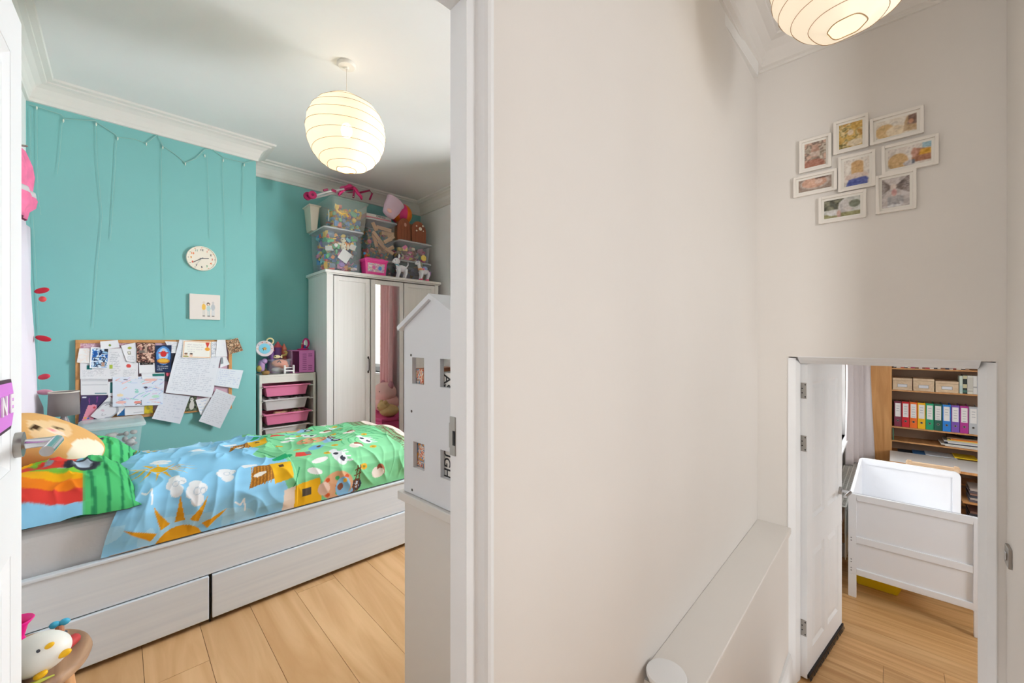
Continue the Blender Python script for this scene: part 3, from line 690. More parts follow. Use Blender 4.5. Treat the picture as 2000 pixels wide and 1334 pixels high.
# ---- plush dog cushion
def plush():
    root = thing('plush_dog', 'tan plush dog cushion with cream muzzle lying on the pillows', 'soft toy', (-.245, 2.84, .775))
    n, k = 96, 64; th = np.linspace(0, PI, k)[None, :]; a = np.linspace(0, 2 * PI, n, endpoint=False)[:, None]
    sp = lambda v, p: np.sign(v) * np.abs(v) ** p
    X = .205 * sp(np.cos(th), .75) + a * 0; R = sp(np.sin(th), .75)
    Y = .165 * R * sp(np.cos(a), .85); Z = .094 * R * sp(np.sin(a), .85)
    X = -X
    Z = Z * (1.12 - X * 1.2) + .012 * np.sin(Y * 30 + X * 9)
    P = np.stack([X + Y * 0, Y, Z], -1)
    R_ = np.array((Matrix.Rotation(math.radians(25), 3, 'Y') @ Matrix.Rotation(math.radians(-10), 3, 'Z')))
    Pw = P @ R_.T
    col = np.zeros(P.shape); col[:] = (232, 178, 112)
    dd = lambda px, py: None
    W_ = Pw + np.array((-.235, 2.80, .80))
    # image-independent patches: cream muzzle at the foot end, pale face blaze, cheek, eyes, mouth corner
    q = P
    col[(q[..., 0] > .03) & ((q[..., 0] - .165) ** 2 / .085 ** 2 + (q[..., 1] + .085) ** 2 / .085 ** 2 + (q[..., 2] - .02) ** 2 / .07 ** 2 < 1)] = (246, 232, 208)
    def spot(x, y, rx, ry, c): col[((q[..., 0] - x) / rx) ** 2 + ((q[..., 1] - y) / ry) ** 2 + (q[..., 2] < -.0) * 9 < 1] = c
    spot(-.005, -.075, .075, .085, (242, 206, 158)); spot(.022, -.095, .034, .030, (248, 224, 206)); spot(.016, -.095, .013, .014, (244, 150, 155))
    spot(.016, -.045, .015, .012, (70, 46, 26)); spot(-.040, -.125, .014, .016, (70, 46, 26))
    m_pl = printed('plush_fabric', .95, .12)
    put('body', grid_mesh('body', Pw, col, wrap=True), m_pl, root)
    for sg in (-1, 1):
        e = MB().ell((0, 0, 0), .045, .05, .02, 16, 10, Matrix.Rotation(sg * .5, 3, 'X')); e.xf(Matrix.Translation((-.155, sg * .095, .085)))
        e.build('ear', mt('plush_ear', (196, 136, 78), .95), root, True)
plush()

# ================================================================== WARDROBE
m_ward = wood('white_wardrobe', (224, 220, 214), (230, 226, 221), (60, 60, 1.5), .45, .01, .5)
m_mirror = mt('mirror', (235, 238, 238), .015, 1.0)
m_dkh = mt('pewter', (66, 62, 60), .4, .8)
WX, WYF, WW, WD, WHT = 1.352, 3.795, 1.20, .50, 1.90
wd = thing('wardrobe', 'white three-door wardrobe with a mirror in the middle door', 'wardrobe', (WX, WYF, 0))
MB().box(0, .058, .004, WD, 0, 1.872).build('side_panel', m_ward, wd, bev=.002)
MB().box(WW - .05, WW, .004, WD, 0, 1.872).build('side_panel', m_ward, wd, bev=.002)
MB().box(.058, WW - .05, WD - .01, WD, .08, 1.872).build('back_panel', m_ward, wd)
MB().box(-.022, WW + .018, -.022, WD + .002, 1.874, WHT).box(-.008, WW + .008, -.008, WD, 1.862, 1.874).build('top_panel', m_ward, wd, bev=.003)
MB().box(.058, WW - .05, .02, .04, 0, .085).build('plinth', m_ward, wd)
for i, (a, b) in enumerate(((.060, .408), (.436 - .022, .767), (.773, WW - .052))):
    fw = .042
    d = frame_box(MB(), a + .002, b - .002, .09, 1.852, fw, -.002, .02).build('door', m_ward, wd, bev=.003)
    if i == 1: MB().box(a + fw + .002, b - fw - .002, .004, .012, .09 + fw, 1.852 - fw).build('mirror', m_mirror, d)
    else: MB().box(a + fw, b - fw, .005, .014, .09 + fw, 1.852 - fw).build('panel', m_ward, d)
    hxx = {0: b - .022, 1: b - .022, 2: a + .022}[i]
    if i == 0: MB().tube([(hxx, -.002, .955), (hxx, -.024, .965), (hxx, -.028, 1.02), (hxx, -.024, 1.075), (hxx, -.002, 1.085)], [.007, .0045, .0045, .0045, .007], 10).ell((hxx, -.006, .95), .008, .006, .012).ell((hxx, -.006, 1.09), .008, .006, .012).build('handle', m_dkh, d, True)

# ================================================================== BIN UNIT
m_tro = mt('white_laminate', (228, 222, 212), .45)
TX, TY, TW, TD, TH_ = .872, 4.03, .462, .295, .955
tu = thing('toy_storage_unit', 'narrow white storage unit with pink and white bins in the alcove', 'storage unit', (TX, TY, 0))
MB().box(0, .02, 0, TD, 0, TH_).build('side_panel', m_tro, tu, bev=.002); MB().box(TW - .02, TW, 0, TD, 0, TH_).build('side_panel', m_tro, tu, bev=.002)
MB().box(.02, TW - .02, 0, TD, TH_ - .02, TH_ - .002).box(.02, TW - .02, .002, .02, TH_ - .075, TH_ - .02).build('top_panel', m_tro, tu, bev=.002)
MB().box(.02, TW - .02, 0, TD, .02, .045).build('bottom_shelf', m_tro, tu)
m_pinkbin = mt('pink_plastic', (232, 130, 168), .4); m_whitebin = mt('white_bin_plastic', (214, 208, 206), .4)
def tub(mb, x0, x1, y0, y1, z0, z1, tap=.02, wall=.004, rim=.018):
    """open tapered bin with a rolled rim"""
    o = [(x0, y0), (x1, y0), (x1, y1), (x0, y1)]; ins = lambda e: [(x0 + e, y0 + e), (x1 - e, y0 + e), (x1 - e, y1 - e), (x0 + e, y1 - e)]
    lay = [(ins(tap + rim), z0), (ins(rim), z1 - .012), (o, z1 - .012), (o, z1), (ins(rim + wall), z1), (ins(tap + rim + wall), z0 + wall)]
    vs = [(p[0], p[1], z) for r, z in lay for p in r]; fs = [(3, 2, 1, 0)]
    for i in range(len(lay) - 1):
        for q in range(4): fs.append((i * 4 + q, i * 4 + (q + 1) % 4, i * 4 + 4 + (q + 1) % 4, i * 4 + 4 + q))
    fs.append(tuple(len(lay) * 4 - 4 + q for q in range(4))); return mb.add(vs, fs)
for i, (zt, col) in enumerate(((.858, m_pinkbin), (.735, m_whitebin), (.612, m_pinkbin), (.489, m_whitebin), (.366, m_pinkbin), (.243, m_whitebin))):
    dx = (0.0, -.004, .006, -.002, 0, 0)[i]; yo = (-.03, -.02, -.045, -.012, 0, 0)[i]
    b = tub(MB(), .026, TW - .055 + dx, yo, yo + TD - .01, zt - .098, zt, .016).build('bin', col, tu, bev=.003)
    if dx: b['label'] = ('pink' if i % 2 == 0 else 'white') + ' bin pulled slightly forward'
    MB().box(.02, .030, .004, TD, zt - .022, zt - .013).build('bin_rail', m_tro, tu); MB().box(TW - .060, TW - .02, .004, TD, zt - .022, zt - .013).build('bin_rail', m_tro, tu)
    if i in (1, 2):
        mb = MB()
        for q in range(14): mb.ell((random.uniform(.08, .36), yo + random.uniform(.05, .2), zt - .012), random.uniform(.015, .035), random.uniform(.015, .03), random.uniform(.01, .022), 10, 6)
        t = mb.build('soft_toy_bits', mt('soft_bits_%d' % i, ((196, 188, 190), (214, 168, 140))[i - 1], .9), b, True); t['kind'] = 'stuff'

# ================================================================== HOUSE BOOKCASE
m_house = mt('white_dollhouse_paint', (224, 226, 230), .5)
m_ship = mt('white_cabinet_paint', (222, 219, 214), .5)
hb_l, hb_r = onA, None
HX, HY, HRZ = .672, 1.035, math.radians(3.0)
def plate_with_holes(mb, outline, holes, x0, x1):
    """outline polygon and rectangular holes in local (y, z), thickness x0..x1"""
    me = bpy.data.meshes.new('tmp'); bm = bmesh.new()
    loops = [outline] + [[(a, c), (b, c), (b, d), (a, d)] for a, b, c, d in holes]
    es = []
    for lp in loops:
        vs = [bm.verts.new((x0, p[0], p[1])) for p in lp]
        es += [bm.edges.new((vs[i], vs[(i + 1) % len(vs)])) for i in range(len(vs))]
    bmesh.ops.triangle_fill(bm, use_beauty=True, use_dissolve=False, edges=es)
    r = bmesh.ops.extrude_face_region(bm, geom=bm.faces[:]); bmesh.ops.translate(bm, vec=(x1 - x0, 0, 0), verts=[g for g in r['geom'] if isinstance(g, bmesh.types.BMVert)])
    bm.verts.index_update(); mb.add([v.co[:] for v in bm.verts], [[v.index for v in f.verts] for f in bm.faces]); bm.free(); return mb
hs = thing('house_bookcase', 'white house-shaped toy bookcase with gable roof and window cut-outs', 'bookcase', (HX, HY, 0), HRZ)
HZ0, HZE, HZP, HW, HLEN = .772, 1.300, 1.381, .150, .50
win = [(.040, .104, 1.122, 1.205), (-.104, -.040, 1.122, 1.205), (.038, .098, .859, .940), (-.104, -.042, .859, .940)]
gable = [(-HW, HZ0), (HW, HZ0), (HW, HZE), (0, HZP), (-HW, HZE)]
plate_with_holes(MB(), gable, win, 0, .014).build('gable_panel', m_house, hs)
plate_with_holes(MB(), gable, [], HLEN - .014, HLEN).build('gable_panel', m_house, hs)
MB().box(.014, HLEN - .014, -HW, -HW + .012, HZ0, HZE).build('back_panel', m_house, hs)
for z in (HZ0, 1.045): MB().box(.014, HLEN - .014, -HW + .012, HW, z, z + .014).build('shelf', m_house, hs)
sl_ = math.atan2(HZP - HZE, HW)
for sg in (1, -1):
    ov = .022; c = (math.cos(sl_), math.sin(sl_)); L = HW / math.cos(sl_) + ov
    e0 = (0, HZP + .001); e1 = (sg * L * c[0], HZP + .001 - L * c[1]); up = (sg * c[1] * .014, c[0] * .014)
    MB().prism([e0, e1, (e1[0] + up[0], e1[1] + up[1]), (0, e0[1] + .0165)], -.012, HLEN + .012, 'x').build('roof_panel', m_house, hs)
for y, z in ((.110, 1.212), (.107, 1.034), (.104, .785)): MB().cyl((-.001, y, z), (.0005, y, z), .0042, None, 12).build('screw', mt('screw_grey', (96, 92, 90), .4, .6), hs)
MB().ell((.012, .05, HZP + .005), .004, .006, .004).build('peg', m_dkh, hs)
for sp_, (y0, y1, z0, hh, cc, txt) in enumerate(((.066, .128, 1.060, .108, (206, 130, 90), None), (-.078, -.010, 1.060, .104, (236, 234, 228), 'AS'), (.056, .118, .787, .154, (224, 140, 70), None), (-.080, -.012, .787, .150, (234, 232, 226), 'UGH'))):
    lab = ('small picture book seen through the upper left bookcase window', 'white book lettered AS behind the upper right bookcase window', 'orange picture book seen through the lower left bookcase window', 'white book lettered UGH behind the lower right bookcase window')[sp_]
    bk_ = thing('book', lab, 'book', (HX, HY, 0), HRZ, 'books in the house bookcase')
    MB().box(.0165, .15, y0, y1, z0, z0 + hh).build('cover', mt('bookcover_%d' % sp_, cc, .5), bk_, bev=.002)
    if txt:
        me = text_mesh(txt, .042, bold=.0006); t = put('lettering', me, mt('ink', (52, 52, 54), .6), bk_)
        t.matrix_local = Matrix.Translation((.0158, -.052, 1.135 if z0 > 1 else .90)) @ Matrix(((0, 0, -1, 0), (0, -1, 0, 0), (-1, 0, 0, 0), (0, 0, 0, 1)))
    else:
        cvp = Cv(y1 - y0, hh, cc, .0022); cvp.blotch([(236, 214, 180), (214, 92, 64), (244, 226, 206), (92, 140, 178), (232, 160, 70)], .012, 60 + sp_)
        put('cover_picture', sheet_mesh('cover_picture', [(.0158, y1, z0 + hh), (.0158, y0, z0 + hh), (.0158, y0, z0), (.0158, y1, z0)], cvp, (-1, 0, 0), 0), printed(), bk_)
hc = thing('low_cabinet', 'plain white cabinet under the house-shaped bookcase', 'cabinet', (HX, HY, 0), HRZ)
MB().box(.004, .56, -HW - .012, HW + .004, 0, .742).build('body', m_ship, hc, bev=.002)
MB().box(-.012, .575, -HW - .02, HW + .022, .742, .770).build('top', m_ship, hc, bev=.003)

# ================================================================== LANTERNS
def lantern(name, label, loc, R, zc, ztop, emis, seed, squash=(1, 1)):
    """paper globe on a cord: loc plan position, zc centre height, ztop ceiling"""
    t = thing(name, label, 'pendant lamp', (loc[0], loc[1], 0))
    key = 'lantern_paper_' + str(seed)
    m = bpy.data.materials.new(key); m.use_nodes = True; nt = m.node_tree; b = nt.nodes['Principled BSDF']; out = nt.nodes['Material Output']
    b.inputs['Base Color'].default_value = (*lin((246, 236, 214)), 1); b.inputs['Roughness'].default_value = .8
    b.inputs['Emission Color'].default_value = (1.0, .83, .58, 1) if seed == 1 else (1.0, .90, .76, 1); b.inputs['Emission Strength'].default_value = emis
    tr = nt.nodes.new('ShaderNodeBsdfTransparent'); tr.inputs[0].default_value = (1, .95, .85, 1); mx = nt.nodes.new('ShaderNodeMixShader'); mx.inputs[0].default_value = .90
    nt.links.new(tr.outputs[0], mx.inputs[1]); nt.links.new(b.outputs[0], mx.inputs[2]); nt.links.new(mx.outputs[0], out.inputs[0])
    r = np.random.default_rng(seed); ph = r.uniform(0, 6, 6); n = 48
    m.cycles.emission_sampling = 'FRONT'; wob = lambda a, k: 1 + .012 * math.sin(3 * a + ph[0] + 5 * k) + .010 * math.sin(5 * a + ph[1] - 4 * k)
    th0, th1 = math.radians(13), math.radians(166); prof = []
    rings = [th0 + (th1 - th0) * i / 10 for i in range(11)]
    for i in range(10):
        for k in range(3):
            th = rings[i] + (rings[i + 1] - rings[i]) * k / 3; sag = 1 - .014 * math.sin(PI * k / 3)
            prof.append((R * math.sin(th) * sag, zc + R * math.cos(th) * sag))
    prof.append((R * math.sin(th1), zc + R * math.cos(th1)))
    mb = MB(); K = len(prof); vs = []; fs = []
    for i in range(n):
        a = 2 * PI * i / n
        for j, (rr, z) in enumerate(prof): w = wob(a, j / (K - 1)); vs.append((rr * w * math.cos(a), rr * w * math.sin(a), zc + (z - zc) * w))
    for i in range(n):
        for j in range(K - 1): fs.append((i * K + j, ((i + 1) % n) * K + j, ((i + 1) % n) * K + j + 1, i * K + j + 1))
    mb.add(vs, fs); sh = mb.build('paper_shade', m, t, True)
    m_rib = mt('lantern_rib', (170, 140, 100), .7)
    for i, th in enumerate(rings):
        tl = 0.07 * math.sin(ph[2] + i * .9); pts = []
        for q in range(48):
            a = 2 * PI * q / 48; t2 = th + tl * math.sin(a + ph[3]) * math.sin(th); w = wob(a, (t2 - th0) / (th1 - th0))
            pts.append((R * math.sin(t2) * w * math.cos(a) * 1.002, R * math.sin(t2) * w * math.sin(a) * 1.002, zc + R * math.cos(t2) * w * 1.002))
        MB().tube(pts, .0011 if i < 10 else .0018, 5, True).build('rib', m_rib, sh)
    m_seam = mt('lantern_seam', (238, 222, 188), .8)
    mb = MB().tube([(0, 0, zc + R * .98), (0, 0, ztop - .03)], .0032, 8); mb.build('cord', mt('white_flex', (232, 228, 220), .5), t)
    MB().lathe([(0, ztop - .034), (.010, ztop - .034), (.014, ztop - .024), (.046, ztop - .020), (.052, ztop - .012), (.052, ztop - .001), (0, ztop - .001)], 32).build('ceiling_rose', mt('white_rose', (232, 228, 220), .4), t, 'auto')
    MB().cyl((0, 0, zc + .06), (0, 0, zc + R * .98), .014, .010, 16).build('lamp_holder', mt('white_rose'), t)
    bu = MB().ell((0, 0, zc + .02), .032, .032, .045, 20, 14)
    bm_ = bpy.data.materials.new('lit_bulb_%d' % seed); bm_.use_nodes = True; bb = bm_.node_tree.nodes['Principled BSDF']
    bb.inputs['Emission Color'].default_value = (1, .85, .62, 1); bb.inputs['Emission Strength'].default_value = 14 if seed == 1 else 4
    bu.build('bulb', bm_, t, True)
    for q in range(3):
        a = q * 2 * PI / 3 + .4
        MB().tube([(R * .22 * math.cos(a), R * .22 * math.sin(a), zc + R * .955), (.02 * math.cos(a), .02 * math.sin(a), zc + R * .9)], .0016, 6).build('wire_support', m_rib, t)
    return t
pb = onZ(677, 128, ZC - .01)
lantern('paper_lantern', 'lit round paper lantern hanging from the bedroom ceiling', (pb.x, pb.y), .222, 2.49, ZC, .50, 1)
hl = H(1.90, .125)
lantern('paper_lantern', 'round paper lantern above the stairs, cut by the top edge', (hl.x, hl.y), .232, 2.62, ZH, .30, 2)

# ================================================================== TEAL WALL
YW = YC                                                   # chimney breast face
# clock
cc = onY(394, 505, YW - .012)
ck = thing('wall_clock', 'round cream children\'s wall clock with coloured numerals', 'clock', (cc.x, YW, cc.z)); R = .0965
MB().lathe([(0, 0), (R, 0), (R, .014), (R - .003, .02), (R - .007, .02), (R - .009, .015), (0, .015)], 48).xf(Matrix.Rotation(PI / 2, 4, 'X')).build('case', mt('cream_plastic', (240, 232, 216), .4), ck, 'auto')
ncol = [(60, 60, 70), (236, 120, 90), (60, 60, 70), (236, 120, 90), (240, 120, 50), (96, 168, 120), (70, 70, 80), (60, 60, 70), (228, 84, 60), (240, 160, 60), (240, 120, 50), (120, 170, 150)]
for h_ in range(12):
    a = h_ * PI / 6; num = text_mesh(str(h_ if h_ else 12), .021, bold=.0006)
    p = put('numeral', num, mt('numeral_%d' % h_, ncol[h_], .6), ck); p.rotation_euler.x = PI / 2; p.location = (math.sin(a) * .066, -.0158, math.cos(a) * .066)
for h_ in range(12):
    a = h_ * PI / 6; x, z = math.sin(a) * .083, math.cos(a) * .083
    MB().cyl((x, -.0152, z), (x, -.0162, z), .0028, None, 10).build('hour_dot', mt('numeral_%d' % ((h_ * 5 + 3) % 12)), ck)
for nm, ang, L, w, c in (('hour_hand', 83, .044, .0028, (80, 84, 96)), ('minute_hand', 236, .062, .002, (80, 84, 96)), ('second_hand', 214, .06, .0008, (150, 170, 170))):
    a = math.radians(ang); x, z = math.sin(a), math.cos(a)
    MB().tube([(-x * .01, -.0185, -z * .01), (x * L, -.0185, z * L)], w, 6).build(nm, mt('hand_' + nm, c, .4), ck)
# canvas
p0, p1 = onY(370, 573, YW - .018), onY(430, 625, YW - .018)
cnv = thing('canvas_picture', 'small white canvas with a drawing of a family of three', 'picture', ((p0.x + p1.x) / 2, YW, (p0.z + p1.z) / 2)); w2, h2 = (p1.x - p0.x) / 2, (p0.z - p1.z) / 2
MB().box(-w2, w2, -.018, -.001, -h2, h2).build('stretched_canvas', mt('canvas_white', (232, 222, 214), .8), cnv, bev=.002)
cv = Cv(w2 * 2, h2 * 2, (232, 222, 214), .0022)
for cx, c, hc_, leg in ((.088, (240, 190, 92), (222, 206, 190), (214, 208, 200)), (.148, (190, 192, 196), (206, 200, 196), (206, 210, 214))):
    cv.ell(cx, .098, .013, .026, c); cv.ell(cx, .134, .008, .010, hc_); cv.rect(cx - .008, .030, cx - .002, .075, leg); cv.rect(cx + .002, .030, cx + .008, .075, leg); cv.rect(cx - .008, .024, cx + .008, .029, (120, 110, 104))
cv.ell(.117, .122, .011, .014, (104, 84, 70)); cv.ell(.117, .118, .007, .008, (238, 214, 194)); cv.ell(.119, .088, .013, .022, (186, 208, 206)); cv.rect(.113, .03, .118, .07, (170, 196, 200)); cv.rect(.121, .03, .126, .07, (170, 196, 200)); cv.rect(.111, .024, .128, .029, (120, 110, 104))
put('drawing', sheet_mesh('drawing', [(-w2 + .002, -.0186, h2 - .002), (w2 - .002, -.0186, h2 - .002), (w2 - .002, -.0186, -h2 + .002), (-w2 + .002, -.0186, -h2 + .002)], cv, (0, -1, 0), 0), printed(), cnv)

# notice board
YN = YW - .018
b0, b1 = onY(147, 664, YN), onY(453, 798, YN); bx0, bx1, bz0, bz1 = b0.x, b1.x, b1.z, b0.z
nb = thing('notice_board', 'wood-framed cork notice board crowded with papers on the teal wall', 'notice board', ((bx0 + bx1) / 2, YW, bz0)); hw_ = (bx1 - bx0) / 2; hh_ = bz1 - bz0
m_pine = wood('pine_frame', (196, 138, 82), (214, 158, 100), (20, 2, 20), .5, .03)
for nm, q in (('frame_rail', (-hw_, hw_, 0, .022)), ('frame_rail', (-hw_, hw_, hh_ - .022, hh_)), ('frame_rail', (-hw_, -hw_ + .022, .022, hh_ - .022)), ('frame_rail', (hw_ - .022, hw_, .022, hh_ - .022))):
    MB().box(q[0], q[1], -.020, 0, q[2], q[3]).build(nm, m_pine, nb, bev=.002)
cvb = Cv(2 * hw_ - .04, hh_ - .04, (214, 176, 192), .005); cvb.blotch([(222, 184, 200), (206, 158, 178), (232, 204, 212), (196, 140, 160)], .012, 3, 1, (0, hh_ - .16, .22, hh_)); cvb.rect(0, 0, .86, .02, (196, 150, 104))
put('pin_surface', sheet_mesh('pin_surface', [(-hw_ + .02, -.010, hh_ - .02), (hw_ - .02, -.010, hh_ - .02), (hw_ - .02, -.010, .02), (-hw_ + .02, -.010, .02)], cvb, (0, -1, 0), 0), printed(), nb)

INK = (112, 118, 140)
def sheet(name, label, cat, zpts, layer, paint, bgc=(232, 231, 234), curl=.006, res=.0032):
    """zpts: corners TL TR BR BL read off the photograph (5.263x crop from 120, 640), laid on the board"""
    pts = [onY(120 + x / 5.263, 640 + y / 5.263, YN - .004 - .0016 * layer) for x, y in zpts]
    w = max((pts[1] - pts[0]).length, (pts[2] - pts[3]).length); h = max((pts[3] - pts[0]).length, (pts[2] - pts[1]).length)
    cv = Cv(w, h, bgc, res); paint(cv, w, h)
    c = sum(pts, Vector()) / 4
    me = sheet_mesh(name, [p - c for p in pts], cv, (0, -1, 0), curl)
    o = put(name, me, printed('printed_paper', .8)); o.location = c
    return tag(o, label, cat, 'papers pinned on the notice board')
hand = lambda rows, seed, c=INK, dens=.7: (lambda cv, w, h: cv.script(w * .07, h * .05, w * .95, h * .95, rows, c, seed, .24, dens))
def p_newsletter(cv, w, h):
    cv.script(w * .5, h * .08, w * .68, h * .9, 14, (170, 172, 180), 4, .6); cv.script(w * .72, h * .05, w * .97, h * .3, 6, (170, 172, 180), 5, .6); cv.script(w * .04, h * .08, w * .45, h * .3, 6, (170, 172, 180), 6, .6)
    cv.ell(w * .83, h * .42, .013, .013, (222, 84, 78)); cv.rect(w * .49, h * .34, w * .54, h * .47, (182, 200, 80)); cv.rect(w * .11, h * .32, w * .2, h * .46, (40, 130, 130)); cv.rect(w * .80, h * .80, w * .86, h * .92, (120, 120, 110))
sheet('newsletter', 'wide white newsletter page with a red round stamp', 'paper', [(190, 225), (785, 205), (788, 525), (192, 528)], 1, p_newsletter)
sheet('ruled_sheet', 'white ruled form below the newsletter on the board', 'paper', [(198, 528), (480, 524), (482, 690), (200, 692)], 1, lambda cv, w, h: [cv.rect(w * .03, h * (.1 + k * .13), w * .97, h * (.11 + k * .13), (168, 170, 178)) for k in range(7)] and cv.rect(w * .5, h * .08, w * .95, h * .12, (96, 140, 150)))
def p_purple(cv, w, h):
    cv.poly([(w * .1, h * .0), (w * .3, h * .66), (w * .62, h * .66), (w * .7, h * .3), (w * .5, 0)], (230, 150, 170)); cv.ell(w * .5, h * .55, w * .15, h * .12, (232, 150, 172)); cv.ell(w * .55, h * .56, w * .06, h * .04, (214, 80, 90)); cv.ell(w * .25, h * .2, w * .05, h * .03, (236, 180, 60)); cv.ell(w * .37, h * .18, w * .05, h * .03, (60, 120, 180)); cv.rect(w * .05, h * .9, w * .2, h * .95, (232, 232, 240))
    cv.line(w * .3, h * .9, w * .34, h * .7, .004, (150, 70, 150)); cv.line(w * .6, h * .95, w * .62, h * .75, .004, (150, 70, 150))
sheet('purple_poster', 'dark purple poster with a pink animal at the lower left', 'poster', [(205, 697), (478, 695), (425, 968), (172, 992)], 1, p_purple, (74, 62, 104))
sheet('plain_card', 'plain white card with a green dot at the board top', 'card', [(398, 142), (580, 127), (600, 205), (404, 222)], 2, lambda cv, w, h: cv.ell(w * .5, h * .42, .008, .007, (120, 140, 60)))
def p_flyer(cv, w, h): cv.ell(w * .55, h * .78, .012, .010, (168, 170, 70)); cv.rect(w * .3, h * .42, w * .55, h * .6, (140, 138, 120)); cv.rect(w * .36, h * .46, w * .5, h * .57, (226, 222, 210)); cv.script(w * .1, h * .05, w * .9, h * .35, 4, (180, 182, 190), 8, .6)
sheet('folded_flyer', 'white folded flyer with a small green emblem', 'flyer', [(612, 185), (760, 152), (772, 362), (672, 345)], 2, p_flyer)
def p_scal(cv, w, h): cv.blotch([(236, 232, 230), (238, 226, 218), (236, 234, 232)], .02, 12)
sheet('scalloped_card', 'white wavy-edged card at the left board edge', 'card', [(185, 212), (292, 212), (290, 366), (158, 358)], 2, p_scal)
def p_beach(cv, w, h):
    cv.blotch([(40, 90, 160), (64, 132, 206), (216, 232, 244), (30, 50, 90), (150, 196, 230)], .022, 15, 1, (w * .1, h * .06, w * .93, h * .95)); cv.rect(w * .1, h * .5, w * .93, h * .52, (30, 40, 60)); cv.rect(w * .72, h * .82, w * .93, h * .95, (50, 50, 54)); cv.rect(w * .62, h * .1, w * .8, h * .3, (190, 150, 130))
sheet('holiday_photo_print', 'white-bordered print of blue seaside photos', 'photo', [(302, 200), (492, 207), (478, 422), (290, 416)], 4, p_beach, (236, 238, 242))
def p_family(cv, w, h):
    cv.blotch([(206, 160, 140), (226, 190, 170), (120, 82, 70), (64, 46, 44), (190, 130, 120)], .018, 18); cv.rect(w * .1, h * .5, w * .6, h * .62, (120, 108, 102)); cv.rect(w * .42, h * .52, w * .58, h * .9, (186, 158, 140))
    for q in ((0, 0, w, h * .03), (0, h * .97, w, h), (0, 0, w * .03, h), (w * .97, 0, w, h)): cv.rect(*q, (44, 38, 38))
sheet('family_photo_collage', 'dark-edged collage of brown-toned family photos', 'photo', [(775, 152), (962, 156), (957, 364), (772, 360)], 4, p_family)
sheet('photo_strip', 'white strip with a dark photo under the family collage', 'photo', [(795, 355), (958, 352), (962, 462), (800, 470)], 3, lambda cv, w, h: cv.blotch([(60, 56, 54), (120, 110, 104), (40, 40, 42)], .012, 22, 1, (w * .06, h * .74, w * .9, h * .97)))
def p_show(cv, w, h):
    cv.ell(w * .5, h * .62, w * .46, h * .34, (84, 140, 206)); cv.ell(w * .5, h * .66, w * .3, h * .24, (168, 206, 236)); cv.ell(w * .5, h * .68, w * .2, h * .11, (204, 52, 52)); cv.ell(w * .5, h * .82, w * .07, h * .04, (236, 196, 170)); cv.line(w * .22, h * .72, w * .78, h * .72, .008, (204, 52, 52))
    cv.ell(w * .5, h * .42, w * .4, h * .10, (196, 120, 40)); cv.ell(w * .5, h * .43, w * .33, h * .07, (232, 182, 70)); cv.script(w * .1, h * .05, w * .9, h * .26, 3, (210, 216, 226), 23, .8)
sheet('show_poster', 'dark blue theatre poster with a red figure and gold oval', 'poster', [(965, 182), (1132, 180), (1124, 462), (968, 455)], 4, p_show, (38, 52, 84))
sheet('dark_leaflet', 'dark leaflet edge with a pink shape beside the poster', 'leaflet', [(1105, 262), (1200, 262), (1110, 556), (1058, 548)], 2, lambda cv, w, h: cv.ell(w * .4, h * .28, w * .3, h * .1, (214, 90, 110)), (58, 56, 66))
sheet('green_card', 'card with a teal band tucked beneath the theatre poster', 'card', [(820, 470), (1060, 460), (1060, 520), (830, 524)], 3, lambda cv, w, h: cv.rect(w * .46, h * .3, w * .98, h * .85, (44, 120, 112)))
sheet('white_notelet', 'small white sheet between poster and long letter', 'note', [(1062, 140), (1200, 145), (1170, 262), (1130, 260)], 1, hand(6, 31))
def p_draw(cv, w, h):
    for k in range(60):
        r = np.random.default_rng(100 + k); x, y = r.uniform(.05, .95) * w, r.uniform(.06, .94) * h; a = r.uniform(-.5, .9); L = r.uniform(.01, .05)
        cv.line(x, y, min(w * .98, x + math.cos(a) * L), min(h * .97, y + math.sin(a) * L), r.uniform(.002, .006), [(150, 178, 222), (170, 196, 232), (240, 186, 178), (150, 214, 204), (222, 196, 224), (176, 190, 230)][k % 6])
    for x, y, rx, c in ((.72, .88, .13, (240, 190, 180)), (.16, .14, .1, (240, 190, 182)), (.48, .12, .07, (240, 150, 140)), (.14, .38, .06, (240, 220, 180)), (.84, .30, .08, (186, 226, 206)), (.46, .48, .04, (160, 214, 206))): cv.ell(x * w, y * h, rx * w, .05 * h, c)
    cv.path([(w * .44, h * .04), (w * .5, h * .09), (w * .56, h * .04), (w * .55, h * .18)], .004, (70, 60, 66)); cv.script(w * .2, h * .86, w * .36, h * .95, 1, (80, 80, 100), 35, .9); cv.ell(w * .63, h * .62, .010, .008, (86, 84, 100))
sheet('pastel_drawing', 'child\'s pastel felt-tip drawing with blue and pink scribbles', 'drawing', [(525, 507), (1062, 498), (1040, 792), (527, 812)], 5, p_draw, (224, 230, 242), .008, .003)
sheet('teal_card', 'narrow white card with a teal block beside the pastel drawing', 'card', [(482, 556), (532, 552), (530, 700), (480, 706)], 2, lambda cv, w, h: cv.rect(w * .3, h * .2, w * .95, h * .95, (50, 120, 120)))
def p_sea(cv, w, h):
    cv.ring(w * .5, h * .48, .05, .064, (176, 178, 186), 300, 360); cv.ring(w * .5, h * .48, .05, .064, (176, 178, 186), 0, 200); cv.path([(w * .2, h * .62), (w * .3, h * .75), (w * .45, h * .72)], .004, (130, 132, 140)); cv.path([(w * .4, h * .3), (w * .5, h * .2), (w * .62, h * .3)], .003, (150, 150, 158)); cv.ell(w * .3, h * .4, .012, .008, (222, 200, 210))
sheet('pencil_drawing', 'tilted white paper with a grey curled pencil drawing', 'drawing', [(492, 702), (650, 815), (452, 972), (298, 908)], 4, p_sea, (228, 228, 232))
